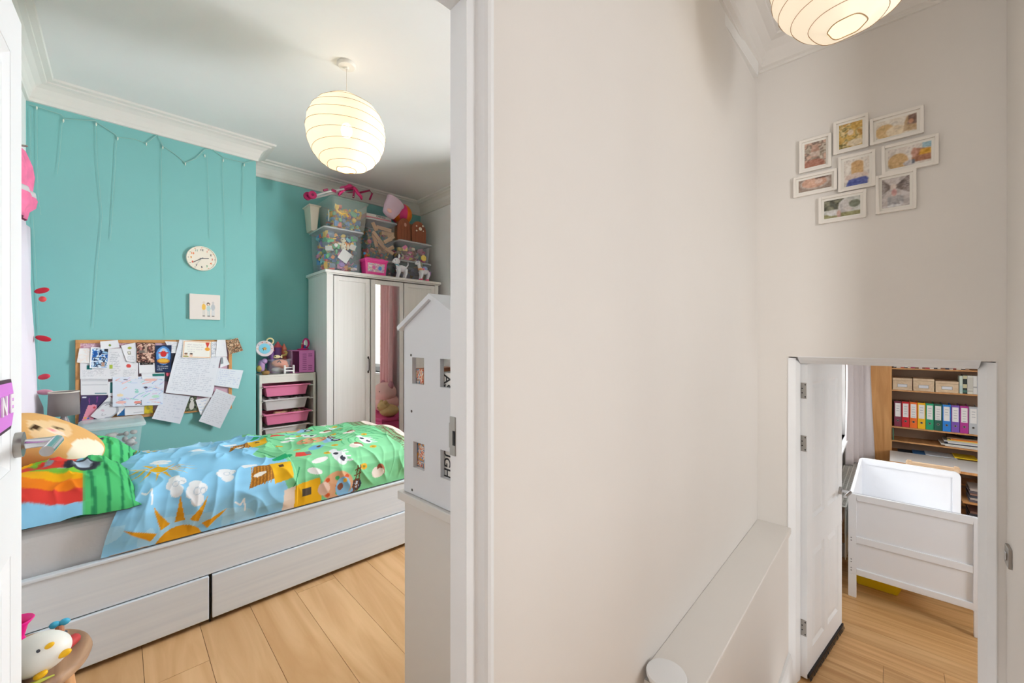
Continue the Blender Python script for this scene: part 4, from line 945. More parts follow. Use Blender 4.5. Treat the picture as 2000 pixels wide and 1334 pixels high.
sheet('blue_corner_card', 'white card with a blue corner below the pastel drawing', 'card', [(585, 812), (652, 808), (655, 902), (570, 905)], 2, lambda cv, w, h: cv.poly([(0, 0), (w * .95, 0), (w * .95, h * .8)], (44, 104, 160)))
sheet('business_card', 'small plain white card low on the board', 'card', [(652, 815), (862, 802), (862, 885), (655, 902)], 2, lambda cv, w, h: cv.rect(w * .4, h * .25, w * .9, h * .3, (170, 172, 180)))
sheet('yellow_card', 'yellow card low on the board beside the white card', 'card', [(855, 802), (940, 795), (940, 876), (850, 888)], 3, lambda cv, w, h: cv.blotch([(206, 184, 50), (190, 166, 40), (150, 140, 60)], .02, 41), (206, 184, 50))
sheet('long_letter', 'largest handwritten letter hanging at the board centre right', 'letter', [(1212, 122), (1668, 165), (1542, 716), (1068, 666)], 4, hand(26, 43, (120, 126, 150), .62), (228, 229, 236), .012, .0034)
sheet('short_letter', 'handwritten letter with a torn edge hanging below the board', 'letter', [(1052, 672), (1322, 706), (1216, 986), (928, 932)], 3, hand(9, 47, (150, 156, 178), .45), (222, 223, 232), .012)
def p_cert(cv, w, h):
    for e, c in ((.0, (226, 150, 70)), (.012, (240, 232, 220))): cv.rect(e + .004, e * .7 + .004, w - e - .004, h - e * .7 - .004, c)
    cv.rect(.009, .007, w - .009, h - .007, (242, 238, 230)); cv.script(w * .15, h * .3, w * .75, h * .85, 4, (190, 186, 190), 50, .6); cv.poly([(w * .78, h * .95), (w * .94, h * .95), (w * .88, h * .66), (w * .84, h * .66)], (214, 70, 60)); cv.ell(w * .86, h * .55, .0155, .0145, (240, 166, 60))
    for x, c in ((.12, (120, 90, 70)), (.3, (90, 80, 76))): cv.ell(w * x, h * .16, .010, .012, (232, 196, 172)); cv.ell(w * x, h * .24, .010, .006, c)
    cv.rect(w * .04, h * .05, w * .2, h * .1, (110, 160, 90))
sheet('medal_certificate', 'orange-bordered certificate with a red ribbon medal', 'certificate', [(1252, 130), (1542, 146), (1536, 316), (1240, 306)], 6, p_cert, (240, 234, 224))
sheet('striped_note', 'thin slip with dark blue ruled lines by the certificate', 'note', [(1545, 145), (1602, 142), (1590, 296), (1540, 292)], 5, lambda cv, w, h: cv.script(w * .05, h * .05, w * .95, h * .95, 10, (66, 76, 116), 52, .8, .8))
sheet('blank_note', 'blank white note at the top right board corner', 'note', [(1600, 126), (1686, 124), (1702, 296), (1584, 296)], 6, hand(5, 54, (214, 216, 222), .4))
sheet('brown_photo', 'brown group photo pinned over the top right frame corner', 'photo', [(1688, 136), (1812, 104), (1866, 236), (1722, 276)], 6, lambda cv, w, h: cv.blotch([(120, 92, 70), (178, 142, 112), (84, 66, 52), (214, 182, 150), (150, 100, 70)], .014, 56))
sheet('grey_photo_slip', 'white slip with a grey photo under the blank note', 'note', [(1640, 300), (1692, 298), (1728, 376), (1630, 412)], 3, lambda cv, w, h: cv.rect(0, h * .3, w * .36, h * .95, (140, 146, 150)))
sheet('blue_ink_letter', 'letter in blue ink sticking out past the right frame', 'letter', [(1612, 414), (1870, 440), (1816, 627), (1570, 592)], 3, hand(8, 60, (120, 136, 190), .6), (226, 230, 238))
sheet('under_note', 'small blue-ink note half hidden under the tilted letter', 'note', [(1378, 742), (1525, 712), (1500, 905), (1426, 892)], 3, hand(5, 62, (100, 130, 190), .5))
sheet('tilted_letter', 'tilted pencil letter hanging past the lower right frame', 'letter', [(1592, 628), (1792, 706), (1626, 1032), (1408, 958)], 5, hand(17, 64, (138, 138, 150), .6), (216, 217, 224), .014)
def p_dog(cv, w, h): cv.blotch([(70, 80, 62), (110, 116, 90), (50, 54, 46)], .015, 66); cv.ell(w * .5, h * .4, w * .22, h * .32, (206, 202, 194)); cv.ell(w * .45, h * .78, w * .18, h * .14, (214, 210, 202)); cv.ell(w * .42, h * .78, .004, .004, (40, 40, 40))
sheet('dog_photo', 'photo of a sitting white dog at the board foot', 'photo', [(1312, 706), (1388, 706), (1398, 852), (1268, 858)], 2, p_dog)

# ================================================================== FAIRY LIGHTS
m_wire = mt('pale_green_wire', (158, 198, 188), .5); m_led = mt('clear_led', (226, 232, 216), .2)
fy = YW - .008
ft = thing('fairy_lights', 'string of unlit fairy lights with thin strands on the teal wall', 'fairy lights', (0, fy, 2.7))
def fl_pt(px, py): q = onY(px, py, fy); return (q.x, 0, q.z - 2.7)
main = [(56, 204), (68, 207), (120, 224), (125, 232), (187, 236), (190, 240), (226, 263), (230, 268), (264, 272), (285, 280), (308, 263), (318, 285), (340, 300), (362, 318), (382, 310), (400, 292), (414, 291), (436, 308), (470, 316), (478, 318), (497, 314)]
MB().tube([fl_pt(*p) for p in main], .0022, 6).build('main_wire', m_wire, ft)
strands = [[(60, 215), (60, 330), (66, 450), (72, 560), (76, 640), (75, 720), (78, 760)], [(72, 210), (73, 300), (74, 380), (80, 420)], [(122, 234), (117, 300), (112, 340)], [(188, 244), (190, 320), (200, 420), (190, 520), (182, 640)], [(228, 272), (222, 380), (216, 470)], [(315, 288), (316, 400), (318, 560), (324, 655)], [(404, 300), (408, 380), (410, 466)], [(434, 310), (438, 420), (441, 540), (440, 640)], [(475, 322), (473, 420)]]
for st in strands: MB().tube([fl_pt(*p) for p in st], .0009, 5).build('strand', m_wire, ft)
for px, py in ((72, 208), (124, 233), (188, 240), (230, 268), (286, 279), (318, 286), (362, 318), (400, 302), (436, 311), (477, 320)):
    x, y, z = fl_pt(px, py); MB().tube([(x, 0, z), (x, -.002, z - .012), (x, 0, z - .022)], [.003, .0042, .0015], 8).build('bulb', m_led, ft)

# ================================================================== LEFT WALL: clothes and garland
lw = XL
m_pinkc = mt('pink_fleece', (238, 120, 160), .9, var=.12, scale=18); m_pinkd = mt('deep_pink_fleece', (228, 74, 128), .9)
def blob_cloth(name, rows, depth, mat, parent, n=18, seed=1):
    """hanging cloth hugging the left wall: rows of (z, y0, y1, bulge)"""
    vs = []; fs = []; r = np.random.default_rng(seed)
    for z, y0, y1, bu in rows:
        for i in range(n + 1):
            t = i / n; y = y0 + (y1 - y0) * t; x = bu * (math.sin(PI * t) ** .6) * (1 + .18 * math.sin(t * 16 + z * 8)) + .002
            vs.append((x, y, z))
    for j in range(len(rows) - 1):
        for i in range(n): fs.append((j * (n + 1) + i, j * (n + 1) + i + 1, (j + 1) * (n + 1) + i + 1, (j + 1) * (n + 1) + i))
    me = MB().add(vs, fs).mesh(name); o = put(name, me, mat, parent, True); md = o.modifiers.new('s', 'SOLIDIFY'); md.thickness = .004; return o
gd = thing('pink_dressing_gown', 'pink fleece garment hanging on the left bedroom wall', 'garment', (lw, 3.5, 0))
blob_cloth('garment_body', [(2.36, .02, .14, .012), (2.33, -.08, .22, .034), (2.26, -.10, .27, .054), (2.20, -.10, .29, .060), (2.12, -.1, .27, .054), (2.07, -.1, .29, .070), (2.03, -.1, .27, .066), (1.995, -.1, .22, .046), (1.97, -.1, .22, .042), (1.95, -.1, .21, .04)], .1, m_pinkc, gd)
blob_cloth('sash', [(2.115, -.1, .285, .062), (2.085, -.1, .285, .066)], .1, mt('silver_ribbon', (214, 206, 208), .5), gd)
MB().cyl((0, .06, 2.35), (.05, .06, 2.36), .006, None, 10).build('hook', m_steel, gd)
wc = thing('white_canopy', 'white and lilac net drape hanging along the left wall', 'drape', (lw, 3.52, 0))
blob_cloth('net', [(1.935, -.1, .40, .036), (1.7, -.1, .40, .04), (1.4, -.12, .41, .046), (1.2, -.12, .41, .054), (1.06, -.12, .41, .06), (.95, -.12, .42, .066), (.86, -.12, .43, .085), (.62, -.12, .43, .09)], .1, mt('white_net', (226, 216, 226), .9), wc)
for k, (py, sz, colr) in enumerate(((565, .075, (206, 36, 56)), (582, .034, (226, 84, 84)), (661, .08, (206, 36, 56)), (738, .06, (214, 64, 84)), (769, .085, (236, 170, 190)))):
    z = EYE + (HORIZ - py) / FPX * 2.36
    g = MB().ell((0, 0, 0), sz * .6, .012, .017, 14, 8, Matrix.Rotation(-.75, 3, 'Z') @ Matrix.Rotation(.2 * (k % 3 - 1), 3, 'Y')).build('paper_petal', mt('petal_%d' % k, colr, .7), None, True)
    g.location = (lw + .090 + .003 * k, 3.70, z)
    tag(g, ('uppermost red petal of the garland by the left wall', 'tiny orange-red petal just under the uppermost garland petal', 'middle red petal of the garland by the left wall', 'curved red petal above the pale pink one by the wall', 'lowest pale pink petal of the garland by the wall')[k], 'decoration', 'petal garland')

# ================================================================== BEDSIDE: table, lamp, clear box
bt_ = thing('bedside_table', 'low white bedside table hidden behind the pillows', 'table', (-.405, 3.36, 0))
MB().box(0, .56, 0, .42, .47, .495).build('table_top', m_ward, bt_, bev=.003)
for x, y in ((.01, .01), (.51, .01), (.01, .37), (.51, .37)): MB().box(x, x + .04, y, y + .04, 0, .47).build('leg', m_ward, bt_)
lp = onY(125, 785, 3.60)
lmp = thing('table_lamp', 'grey table lamp with drum shade below the notice board', 'lamp', (lp.x, 3.60, .497))
MB().lathe([(0, 0), (.034, 0), (.048, .02), (.058, .09), (.057, .15), (.048, .20), (.032, .25), (.019, .285), (.013, .305), (.011, .335), (0, .335)], 40).build('base', mt('grey_ceramic', (146, 138, 140), .22), lmp, True)
sh = MB().lathe_open([(.067, .315), (.063, .452)], 48); sh.build('shade', mt('grey_shade', (128, 120, 118), .85), lmp, True).modifiers.new('s', 'SOLIDIFY').thickness = .002
MB().lathe_open([(.0615, .448), (.065, .448), (.065, .456), (.0615, .456), (.0615, .448)], 48).build('shade_rim', mt('pale_rim', (206, 196, 186), .7), lmp, True)
m_clear = clear('clear_plastic', (214, 220, 226), .20, .25); m_clear2 = clear('frosted_plastic', (224, 230, 232), .5, .35)
def clear_box(name, label, loc, lx, ly, h, rz=0, tap=.035, lid=True, group=None, mat=None, lidmat=None):
    t = thing(name, label, 'storage box', loc, rz, group); mat = mat or m_clear
    b = bmesh.new(); r = .03
    def ring(x, y, z, k=5):
        pts = []
        for qx, qy, a0 in ((1, 1, 0), (-1, 1, 90), (-1, -1, 180), (1, -1, 270)):
            for i in range(k): a = math.radians(a0 + 90 * i / (k - 1)); pts.append((qx * (x - r) + r * math.cos(a), qy * (y - r) + r * math.sin(a), z))
        return pts
    lay = [ring(lx / 2 - tap, ly / 2 - tap, 0.001), ring(lx / 2 - tap * .4, ly / 2 - tap * .4, h * .6), ring(lx / 2 - .006, ly / 2 - .006, h - .02), ring(lx / 2 + .004, ly / 2 + .004, h - .02), ring(lx / 2 + .004, ly / 2 + .004, h - .006)]
    n = len(lay[0]); vs = [p for l in lay for p in l]; fs = [tuple(range(n))[::-1]]
    for i in range(len(lay) - 1):
        for q in range(n): fs.append((i * n + q, i * n + (q + 1) % n, (i + 1) * n + (q + 1) % n, (i + 1) * n + q))
    MB().add(vs, fs).build('tub', mat, t, 'auto'); b.free()
    if lid:
        l2 = [ring(lx / 2 + .010, ly / 2 + .010, h - .014), ring(lx / 2 + .012, ly / 2 + .012, h - .002), ring(lx / 2 + .004, ly / 2 + .004, h + .004), ring(lx / 2 - .02, ly / 2 - .02, h + .004), ring(lx / 2 - .03, ly / 2 - .03, h - .002)]
        vs = [p for l in l2 for p in l]; fs = [tuple(4 * n + q for q in range(n))]
        for i in range(len(l2) - 1):
            for q in range(n): fs.append((i * n + q, i * n + (q + 1) % n, (i + 1) * n + (q + 1) % n, (i + 1) * n + q))
        MB().add(vs, fs).build('lid', lidmat or m_clear2, t, 'auto')
    return t
cbx = clear_box('clear_storage_box', 'shallow clear plastic box with rounded lid beside the table lamp', (-.028, 3.52, .497), .27, .34, .255, .02, .03)
mb = MB()
for q in range(40):
    mb.ell((random.uniform(-.1, .1), random.uniform(-.1, .1), random.uniform(.03, .19)), random.uniform(.012, .03), random.uniform(.01, .03), random.uniform(.008, .02), 8, 5)
o = mb.build('small_oddments', mt('grey_oddments', (176, 172, 168), .7, var=.35, scale=22), cbx, True); o['kind'] = 'stuff'

# ================================================================== STOOL and what stands on it
sc = (-.215, 1.60); SZ = .44
m_stool = wood('worn_stool_wood', (138, 104, 80), (186, 150, 118), (16, 2, 16), .55, .0); m_leg = wood('stool_leg_wood', (206, 150, 100), (226, 176, 126), (16, 16, 2), .5, .03)
stl = thing('wooden_stool', 'small round wooden stool in front of the bed', 'stool', (sc[0], sc[1], 0))
MB().lathe([(0, SZ - .034), (.148, SZ - .034), (.16, SZ - .028), (.164, SZ - .017), (.160, SZ - .006), (.15, SZ), (0, SZ)], 56).build('seat', m_stool, stl, 'auto')
for k in range(4):
    a = k * PI / 2 - .35; x, y = math.cos(a), math.sin(a)
    MB().tube([(x * .122, y * .122, SZ - .034), (x * .165, y * .165, 0)], [.016, .013], 12).build('leg', m_leg, stl, 'auto')
for k in range(4):
    a = k * PI / 2 - .35; a2 = a + PI / 2; r = .145; MB().tube([(math.cos(a) * r, math.sin(a) * r, .2), (math.cos(a2) * r, math.sin(a2) * r, .2)], .009, 10).build('stretcher', m_leg, stl)
bp = (-.140, 1.515)
bd_ = thing('bird_night_light', 'white egg-shaped bird night light with yellow beak and feet', 'night light', (bp[0], bp[1], SZ), math.radians(-40)); bd_.scale = (.67, .67, .67)
rm = Matrix.Rotation(math.radians(-16), 3, 'Y')
m_sil = mt('white_silicone', (238, 236, 228), .45); m_yel = mt('yellow_silicone', (248, 190, 20), .45)
n, k = 40, 26; th = np.linspace(0, PI, k)[None, :]; a = np.linspace(0, 2 * PI, n, endpoint=False)[:, None]
EX = -.098 * np.cos(th) + a * 0; ER = .072 * np.sin(th) * (1 + .10 * np.cos(th))
P = np.stack([EX, ER * np.cos(a), ER * np.sin(a) * .97], -1) @ np.array(rm).T + np.array((0, 0, .080))
put('body', grid_mesh('body', P, np.full(P.shape, 236.0), wrap=True), m_sil, bd_, True)
def onegg(x, az, lift=0.0):
    t = math.acos(max(-1, min(1, -x / .098))); r = .072 * math.sin(t) * (1 + .10 * math.cos(t)) + lift
    return rm @ Vector((x, r * math.cos(az), r * math.sin(az) * .97)) + Vector((0, 0, .080))
for az in (PI - .55, .55):
    MB().ell(onegg(.056, az), .006, .0045, .006).build('eye', mt('eye_grey', (70, 72, 80), .3), bd_, True)
MB().ell(onegg(.078, PI - .75, .003), .017, .010, .009, 14, 8, Matrix.Rotation(-.6, 3, 'Y')).build('beak', m_yel, bd_, True)
for fx_, az in ((.030, PI + 1.0), (.093, PI + 1.2)):
    MB().ell(onegg(fx_, az, .006), .024, .014, .012, 14, 8, Matrix.Rotation(-.5, 3, 'Y')).build('foot', m_yel, bd_, True)
MB().ell(onegg(-.05, PI + .15, .002), .010, .007, .010, 12, 8).build('wing_knob', m_sil, bd_, True)
o = MB().lathe_open([(.010, 0), (.020, .015), (.013, .035), (.020, .065), (.032, .08)], 20).build('pink_cone_toy', mt('hot_pink', (240, 20, 140), .4), None, True); o.modifiers.new('s', 'SOLIDIFY').thickness = .003
o.location = (-.195, 1.672, SZ + .001); tag(o, 'hot pink flared plastic toy behind the bird light', 'toy')
o = MB().tube([(-.05, 0, .01), (-.02, .004, .02), (.02, -.002, .022), (.05, .004, .01)], [.004, .016, .018, .006], 10).build('red_leather_purse', mt('red_leather', (192, 60, 62), .5), None, True); o.location = (-.092, 1.585, SZ + .001); o.rotation_euler.z = 1.2; o.scale = (.75, .75, .75)
tag(o, 'small red purse beside the bird night light on the stool', 'purse')
hb_ = thing('hair_clip', 'small blue bow hair clip standing behind the bird light', 'hair clip', (-.115, 1.645, SZ))
MB().ell((-.009, 0, .05), .011, .007, .009).ell((.009, 0, .05), .011, .007, .009).build('bow', mt('sky_blue_satin', (70, 178, 214), .4), hb_, True)
MB().cyl((0, 0, .0), (0, 0, .046), .012, .008, 12).build('clip_base', mt('copper_foil', (206, 150, 120), .3, .5), hb_)
o = MB().tube([(-.07, 0, .004), (-.03, .01, .006), (.02, .004, .006), (.07, -.01, .004)], [.002, .010, .008, .002], 8).build('feather', mt('yellow_green_feather', (176, 180, 70), .7), None, True); o.location = (-.165, 1.462, SZ + .002); o.rotation_euler.z = .5; o.scale = (.8, .8, .8)
tag(o, 'yellow-green toy feather lying at the stool\'s front edge', 'feather')

# sign on the bedroom door
sg0, sgz0 = door_t(0, 790); sg1, sgz1 = door_t(20, 790); zt_ = door_t(14, 741)[1]; zb_ = door_t(14, 838)[1]
sgn = thing('door_name_sign', 'pink and black name sign stuck on the open bedroom door', 'sign', (hx, hy, 0), math.atan2(dxn.y, dxn.x))
sw_ = .30; xa, xb_ = sg1 - sw_, sg1; zc_ = (zt_ + zb_) / 2; hz = (zt_ - zb_) / 2
def ovalish(m): return [(xa + m, zc_ - hz + m), ((xa + xb_) / 2, zc_ - hz * 1.06 + m), (xb_ - .018 - m * .4, zc_ - hz + m), (xb_ - m, zc_ - hz * .45), (xb_ - m + .002, zc_), (xb_ - m, zc_ + hz * .45), (xb_ - .018 - m * .4, zc_ + hz - m), ((xa + xb_) / 2, zc_ + hz * 1.06 - m), (xa + m, zc_ + hz - m)]
MB().prism(ovalish(0), -.004, -.0005, 'y').build('backing', mt('dark_plum', (70, 44, 62), .5), sgn)
MB().prism(ovalish(.007), -.0055, -.004, 'y').build('face', mt('orchid_pink', (218, 128, 222), .5), sgn)
for ch, x in (('E', xb_ - .033), ('N', xb_ - .088)):
    me = text_mesh(ch, hz * .98, ext=.0012, bold=.002)
    o = put('letter', me, mt('white_letter', (238, 236, 236), .5), sgn); o.rotation_euler.x = PI / 2; o.location = (x, -.0072, zc_)

# ================================================================== ON TOP OF THE WARDROBE
def XY(px, y): return onY(px, 600, y).x
def zat(px, py, y): return onY(px, py, y).z
ZW = WHT + .001
PAL = [(246, 196, 60), (60, 140, 206), (90, 186, 120), (232, 100, 90), (240, 150, 60), (236, 232, 224), (240, 150, 190), (120, 196, 206), (248, 214, 110), (160, 120, 190)]
def jumble(name, label, box, n, pal, seed, smin=.014, smax=.04, rz=0.0, flat=1.0):
    """a heap of small plastic toys nobody could count"""
    r = random.Random(seed); mb = MB(); cols = []
    x0, x1, y0, y1, z0, z1 = box; cx, cy = (x0 + x1) / 2, (y0 + y1) / 2
    for k in range(n):
        c = Vector((r.uniform(x0, x1), r.uniform(y0, y1), r.uniform(z0, z1)))
        a = Matrix.Rotation(r.uniform(0, 6), 3, 'Z') @ Matrix.Rotation(r.uniform(0, 6), 3, 'X'); s = [r.uniform(smin, smax) for _ in range(3)]
        q = MB(); t = r.random()
        if t < .45: q.box(-s[0] / 2, s[0] / 2, -s[1] / 2, s[1] / 2, -s[2] / 2, s[2] / 2)
        elif t < .8: q.ell((0, 0, 0), s[0] / 2, s[1] / 2, s[2] / 2, 10, 6)
        else: q.tube([(-s[0], 0, 0), (0, s[0] * .35, 0), (s[0], 0, 0)], s[1] * .22, 7)
        q.v = [tuple(a @ Vector(p) + c) for p in q.v]
        q.v = [(min(max(p[0], x0 - .004), x1 + .004), min(max(p[1], y0 - .004), y1 + .004), min(max(p[2], z0), z1 + .01)) for p in q.v]
        cols += [pal[r.randrange(len(pal))]] * len(q.v); mb.add(q.v, q.f)
    me = bpy.data.meshes.new(name); me.from_pydata([(p[0] - cx, p[1] - cy, p[2] - z0) for p in mb.v], [], mb.f); set_col(me, np.array(cols, float))
    o = put(name, me, printed('toy_plastic', .4)); o.location = (cx, cy, z0); return tag(o, label, 'toys', None, 'stuff')

# big box with toys
xa, xb = XY(636, 3.84), XY(709, 3.84); bw_ = xb - xa
b1 = clear_box('clear_toy_box', 'large clear toy box at the left front of the wardrobe top', ((xa + xb) / 2, 4.05, ZW), bw_ + .01, .41, .405, 0, .02, group='clear boxes on the wardrobe')
jumble('plastic_toys', 'jumble of bright plastic toys inside the large clear box', (xa + .034, xb - .034, 3.888, 4.2, ZW + .02, ZW + .375), 300, PAL + [(70, 84, 110), (120, 140, 150)], 5, .02, .06)
# white card and giraffe-like plush pressed against the front
o = MB().box(-.048, .048, -.001, .001, -.055, .055).build('white_card', mt('card_white', (238, 236, 230), .7)); o.location = (XY(674, 3.86), 3.866, zat(674, 500, 3.86)); o.rotation_euler = (math.radians(-4), math.radians(32), 0); tag(o, 'white square card against the front of the large clear box', 'card')
sf = thing('spotted_plush', 'cream spotted plush animal in the large clear toy box', 'soft toy', (XY(672, 3.88), 3.885, zat(672, 475, 3.88) - .03))
MB().ell((0, .01, 0), .028, .02, .045, 14, 10).ell((-.004, .005, .06), .026, .02, .022, 12, 8).ell((-.04, .005, .02), .02, .012, .012).ell((.04, .005, .0), .012, .012, .03).build('body', mt('cream_plush', (240, 228, 196), .9), sf, True)
for k, (x, z) in enumerate(((.0, .02), (-.01, -.02), (.014, -.005), (-.016, .06), (.012, .066))): MB().ell((x, -.011, z), .005, .003, .005, 8, 6).build('spot', mt('brown_spot', (120, 92, 70), .9), sf)
# upper box
xa2, xb2 = XY(650, 3.86), XY(719, 3.86); z1 = ZW + .41
b2 = clear_box('clear_toy_box', 'open clear box of yellow toys stacked on the large toy box', ((xa2 + xb2) / 2, 4.06, z1), xb2 - xa2 + .02, .40, .302, 0, .03, False, 'clear boxes on the wardrobe', clear('cloudy_plastic', (228, 226, 214), .26, .3))
jumble('plastic_bricks', 'heap of yellow, blue and green toy bricks in the upper box', (xa2 + .042, xb2 - .042, 3.905, 4.2, z1 + .015, z1 + .235), 220, [(246, 196, 60), (96, 150, 206), (246, 206, 90), (120, 190, 150), (232, 120, 100), (110, 160, 200)], 6, .018, .05)
st_ = MB().tube([(XY(655, 3.885), 3.885, z1 + .20), (XY(659, 3.885), 3.885, z1 + .165), (XY(668, 3.885), 3.885, z1 + .145), (XY(675, 3.885), 3.885, z1 + .16), (XY(680, 3.885), 3.885, z1 + .13)], .011, 10)
o = st_.build('yellow_toy_track', mt('toy_yellow', (248, 200, 62), .4), None, True); tag(o, 'curved yellow toy piece against the upper box wall', 'toy')
o = MB().box(-.02, .02, -.001, .001, -.05, .05).build('paper_label', mt('label_paper', (214, 218, 214), .8)); o.location = (XY(633, 3.93), 3.93, z1 + .12); o.rotation_euler.z = 1.45; o.location.x = xa2 - .012; tag(o, 'pale paper label on the side of the upper toy box', 'label')
# cream tub behind
xl3 = XY(597, 4.15); bt3 = thing('cream_tub', 'cream plastic tub at the left end of the wardrobe stack', 'storage box', (xa2 - .078, 4.19, z1))
tub(MB(), -.056, .056, -.10, .10, 0, .245, .018, .004, .012).build('body', mt('cream_tub', (226, 214, 196), .5), bt3, bev=.004)
# wooden track box on a lower box
xa4, xb4 = XY(716, 3.94), XY(775, 3.94); cx4 = (xa4 + xb4) / 2
clear_box('clear_storage_box', 'low clear box under the wooden track box on the wardrobe', (cx4 - .005, 4.11, ZW), xb4 - xa4 - .02, .30, .19, 0, .02, group='clear boxes on the wardrobe')
jumble('mixed_toys', 'mixed small toys in the low box under the tracks', (xa4 + .06, xb4 - .05, 3.99, 4.2, ZW + .012, ZW + .13), 50, [(150, 150, 156), (206, 196, 186), (230, 120, 160), (110, 120, 140), (196, 150, 120)], 8)
z4 = ZW + .196
clear_box('clear_toy_box', 'tall clear box full of wooden train tracks on the wardrobe', (cx4, 4.11, z4), xb4 - xa4 - .005, .34, .40, 0, .022, group='clear boxes on the wardrobe')
m_trk = wood('beech_track', (206, 160, 112), (228, 188, 142), (20, 3, 20), .5, .05)
trk = [(735, 440, 728, 425, 0), (728, 452, 748, 478, 1), (735, 438, 764, 446, 1), (738, 470, 758, 492, 1), (752, 474, 771, 462, 1), (756, 492, 773, 483, 1), (745, 455, 769, 458, 2), (729, 460, 736, 482, 2), (752, 485, 768, 496, 0), (760, 450, 770, 472, 2)]
for k, (ax, ay, bx_, by_, ly) in enumerate(trk):
    yy = 3.972 + ly * .014; A = onY(ax, ay, yy); B = onY(bx_, by_, yy); d = (B - A); L = min(max(d.length, .09), .17)
    mb = MB().box(-.018, .018, -L / 2, L / 2, -.006, .006).box(-.012, -.007, -L / 2, L / 2, .006, .0075).box(.007, .012, -L / 2, L / 2, .006, .0075)
    o = mb.build('train_track', m_trk); c = (A + B) / 2; c.x = min(max(c.x, xa4 + .065), xb4 - .065); c.z = min(max(c.z, z4 + .05), z4 + .33); o.location = c
    ang = math.atan2(d.z, d.x); o.rotation_euler = (math.radians(90), 0, 0); o.rotation_mode = 'XYZ'
    o.matrix_world = Matrix.Translation(c) @ Matrix.Rotation(-ang, 4, 'Y') @ Matrix.Rotation(PI / 2, 4, 'X') @ Matrix.Rotation(PI / 2, 4, 'Z')
    tag(o, ('upright wooden track at the back left of the tall clear box', 'long steep wooden track leaning at the left of the clear box', 'long wooden track lying across the top of the pile', 'wooden track sloping down below the middle of the pile', 'wooden track rising to the right edge of the box', 'lowest wooden track rising at the right corner', 'short level wooden track under the top one', 'wooden track leaning at the far left of the pile', 'bottom wooden track sloping down at the right', 'steep wooden track at the right end of the pile')[k], 'toy track', 'wooden train tracks')
jumble('track_box_toys', 'coloured toys among the wooden tracks in the tall box', (xa4 + .04, xb4 - .04, 4.02, 4.24, z4 + .015, z4 + .31), 120, [(206, 160, 112), (196, 150, 100), (110, 170, 130), (220, 120, 120), (120, 140, 170), (230, 190, 90)], 9)
# pink flat case with white lettering strip on the track box
pk = thing('pink_game_box', 'flat pink box with white lettering lying on the track box', 'box', (cx4 - .02, 4.13, z4 + .407))
MB().box(-.13, .15, -.14, .14, 0, .055).build('carton', mt('dusty_pink', (226, 150, 160), .6), pk, bev=.003)
MB().box(-.128, .148, -.1415, -.140, .026, .054).build('white_band', mt('band_white', (226, 222, 216), .6), pk)
t = put('lettering', text_mesh('CHICCO', .026, bold=.0005), mt('ink'), pk); t.rotation_euler.x = PI / 2; t.location = (.03, -.1422, .040)
# pale pink translucent pouch
po = thing('pink_pouch', 'pale pink translucent tub tilted over the track box edge', 'tub', (XY(765, 3.89), 3.885, zat(765, 408, 3.89) + .004))
po.rotation_euler = (0, math.radians(28), .1)
prof = [(0, -.10), (.045, -.098), (.07, -.085), (.092, 0), (.098, .075), (.104, .085), (.104, .095), (.098, .098), (.09, .078), (.06, .075), (0, .075)]
MB().lathe(prof, 28, sx=1.0, sy=.7).build('tub', clear('pink_frosted', (236, 206, 222), .78, .4), po, True)
MB().ell((-.03, -.045, -.07), .028, .02, .02).build('face_patch', mt('peach', (240, 190, 180), .6), po, True)
# ball
bc = onY(784, 419, 4.14); RB = .118; o = thing('rainbow_ball', 'rainbow striped ball behind the brown toy doors', 'ball', (bc.x, 4.14, bc.z - RB)); ball_z = bc.z - RB; ball_x = bc.x
for k in range(8):
    c = [(240, 60, 130), (250, 130, 20), (250, 200, 40), (120, 196, 60), (60, 160, 210), (130, 80, 180), (232, 60, 110), (250, 120, 30)][k]
    a0 = 2 * PI * k / 8 + 4.04; vs = []; fs = []
    for i in range(7):
        for j in range(13): a = a0 + 2 * PI / 8 * i / 6; th = PI * j / 12; vs.append((RB * math.sin(th) * math.cos(a), RB * math.sin(th) * math.sin(a), RB + RB * math.cos(th)))
    for i in range(6):
        for j in range(12): fs.append((i * 13 + j, i * 13 + j + 1, (i + 1) * 13 + j + 1, (i + 1) * 13 + j))
    MB().add(vs, fs).build('stripe', mt('ball_%d' % k, c, .4), o, True)
# right hand boxes
xa5, xb5 = XY(782, 3.90), XY(842, 3.90); cx5 = (xa5 + xb5) / 2
clear_box('clear_storage_box', 'bottom clear box at the right end of the wardrobe top', (cx5, 4.08, ZW), xb5 - xa5, .34, .212, 0, .018, group='clear boxes on the wardrobe')
jumble('boxed_games', 'brown and grey boxed toys in the bottom right clear box', (xa5 + .04, xb5 - .04, 3.95, 4.2, ZW + .012, ZW + .17), 70, [(150, 110, 70), (130, 130, 150), (176, 140, 100), (120, 110, 120)], 12, .03, .07)
z5 = ZW + .218
clear_box('clear_toy_box', 'upper clear box at the right end under the brown doors', (cx5 + .005, 4.08, z5), xb5 - xa5 + .01, .34, .21, 0, .018, group='clear boxes on the wardrobe')
jumble('pretend_food', 'pink and yellow pretend food in the right upper box', (xa5 + .04, xb5 - .04, 3.96, 4.2, z5 + .012, z5 + .165), 100, [(232, 110, 160), (244, 210, 120), (196, 130, 110), (236, 160, 180), (240, 220, 190), (140, 100, 90)], 13, .02, .06)
o = MB().lathe([(0, 0), (.03, 0), (.034, .006), (.03, .012), (.014, .013), (.012, .009), (0, .009)], 28).build('yellow_ring_toy', mt('lemon', (244, 214, 110), .5), None, 'auto'); o.location = (XY(827, 3.915), 3.915, z5 + .05); o.rotation_euler.x = PI / 2; tag(o, 'round yellow toy cake behind the clear box front', 'toy')
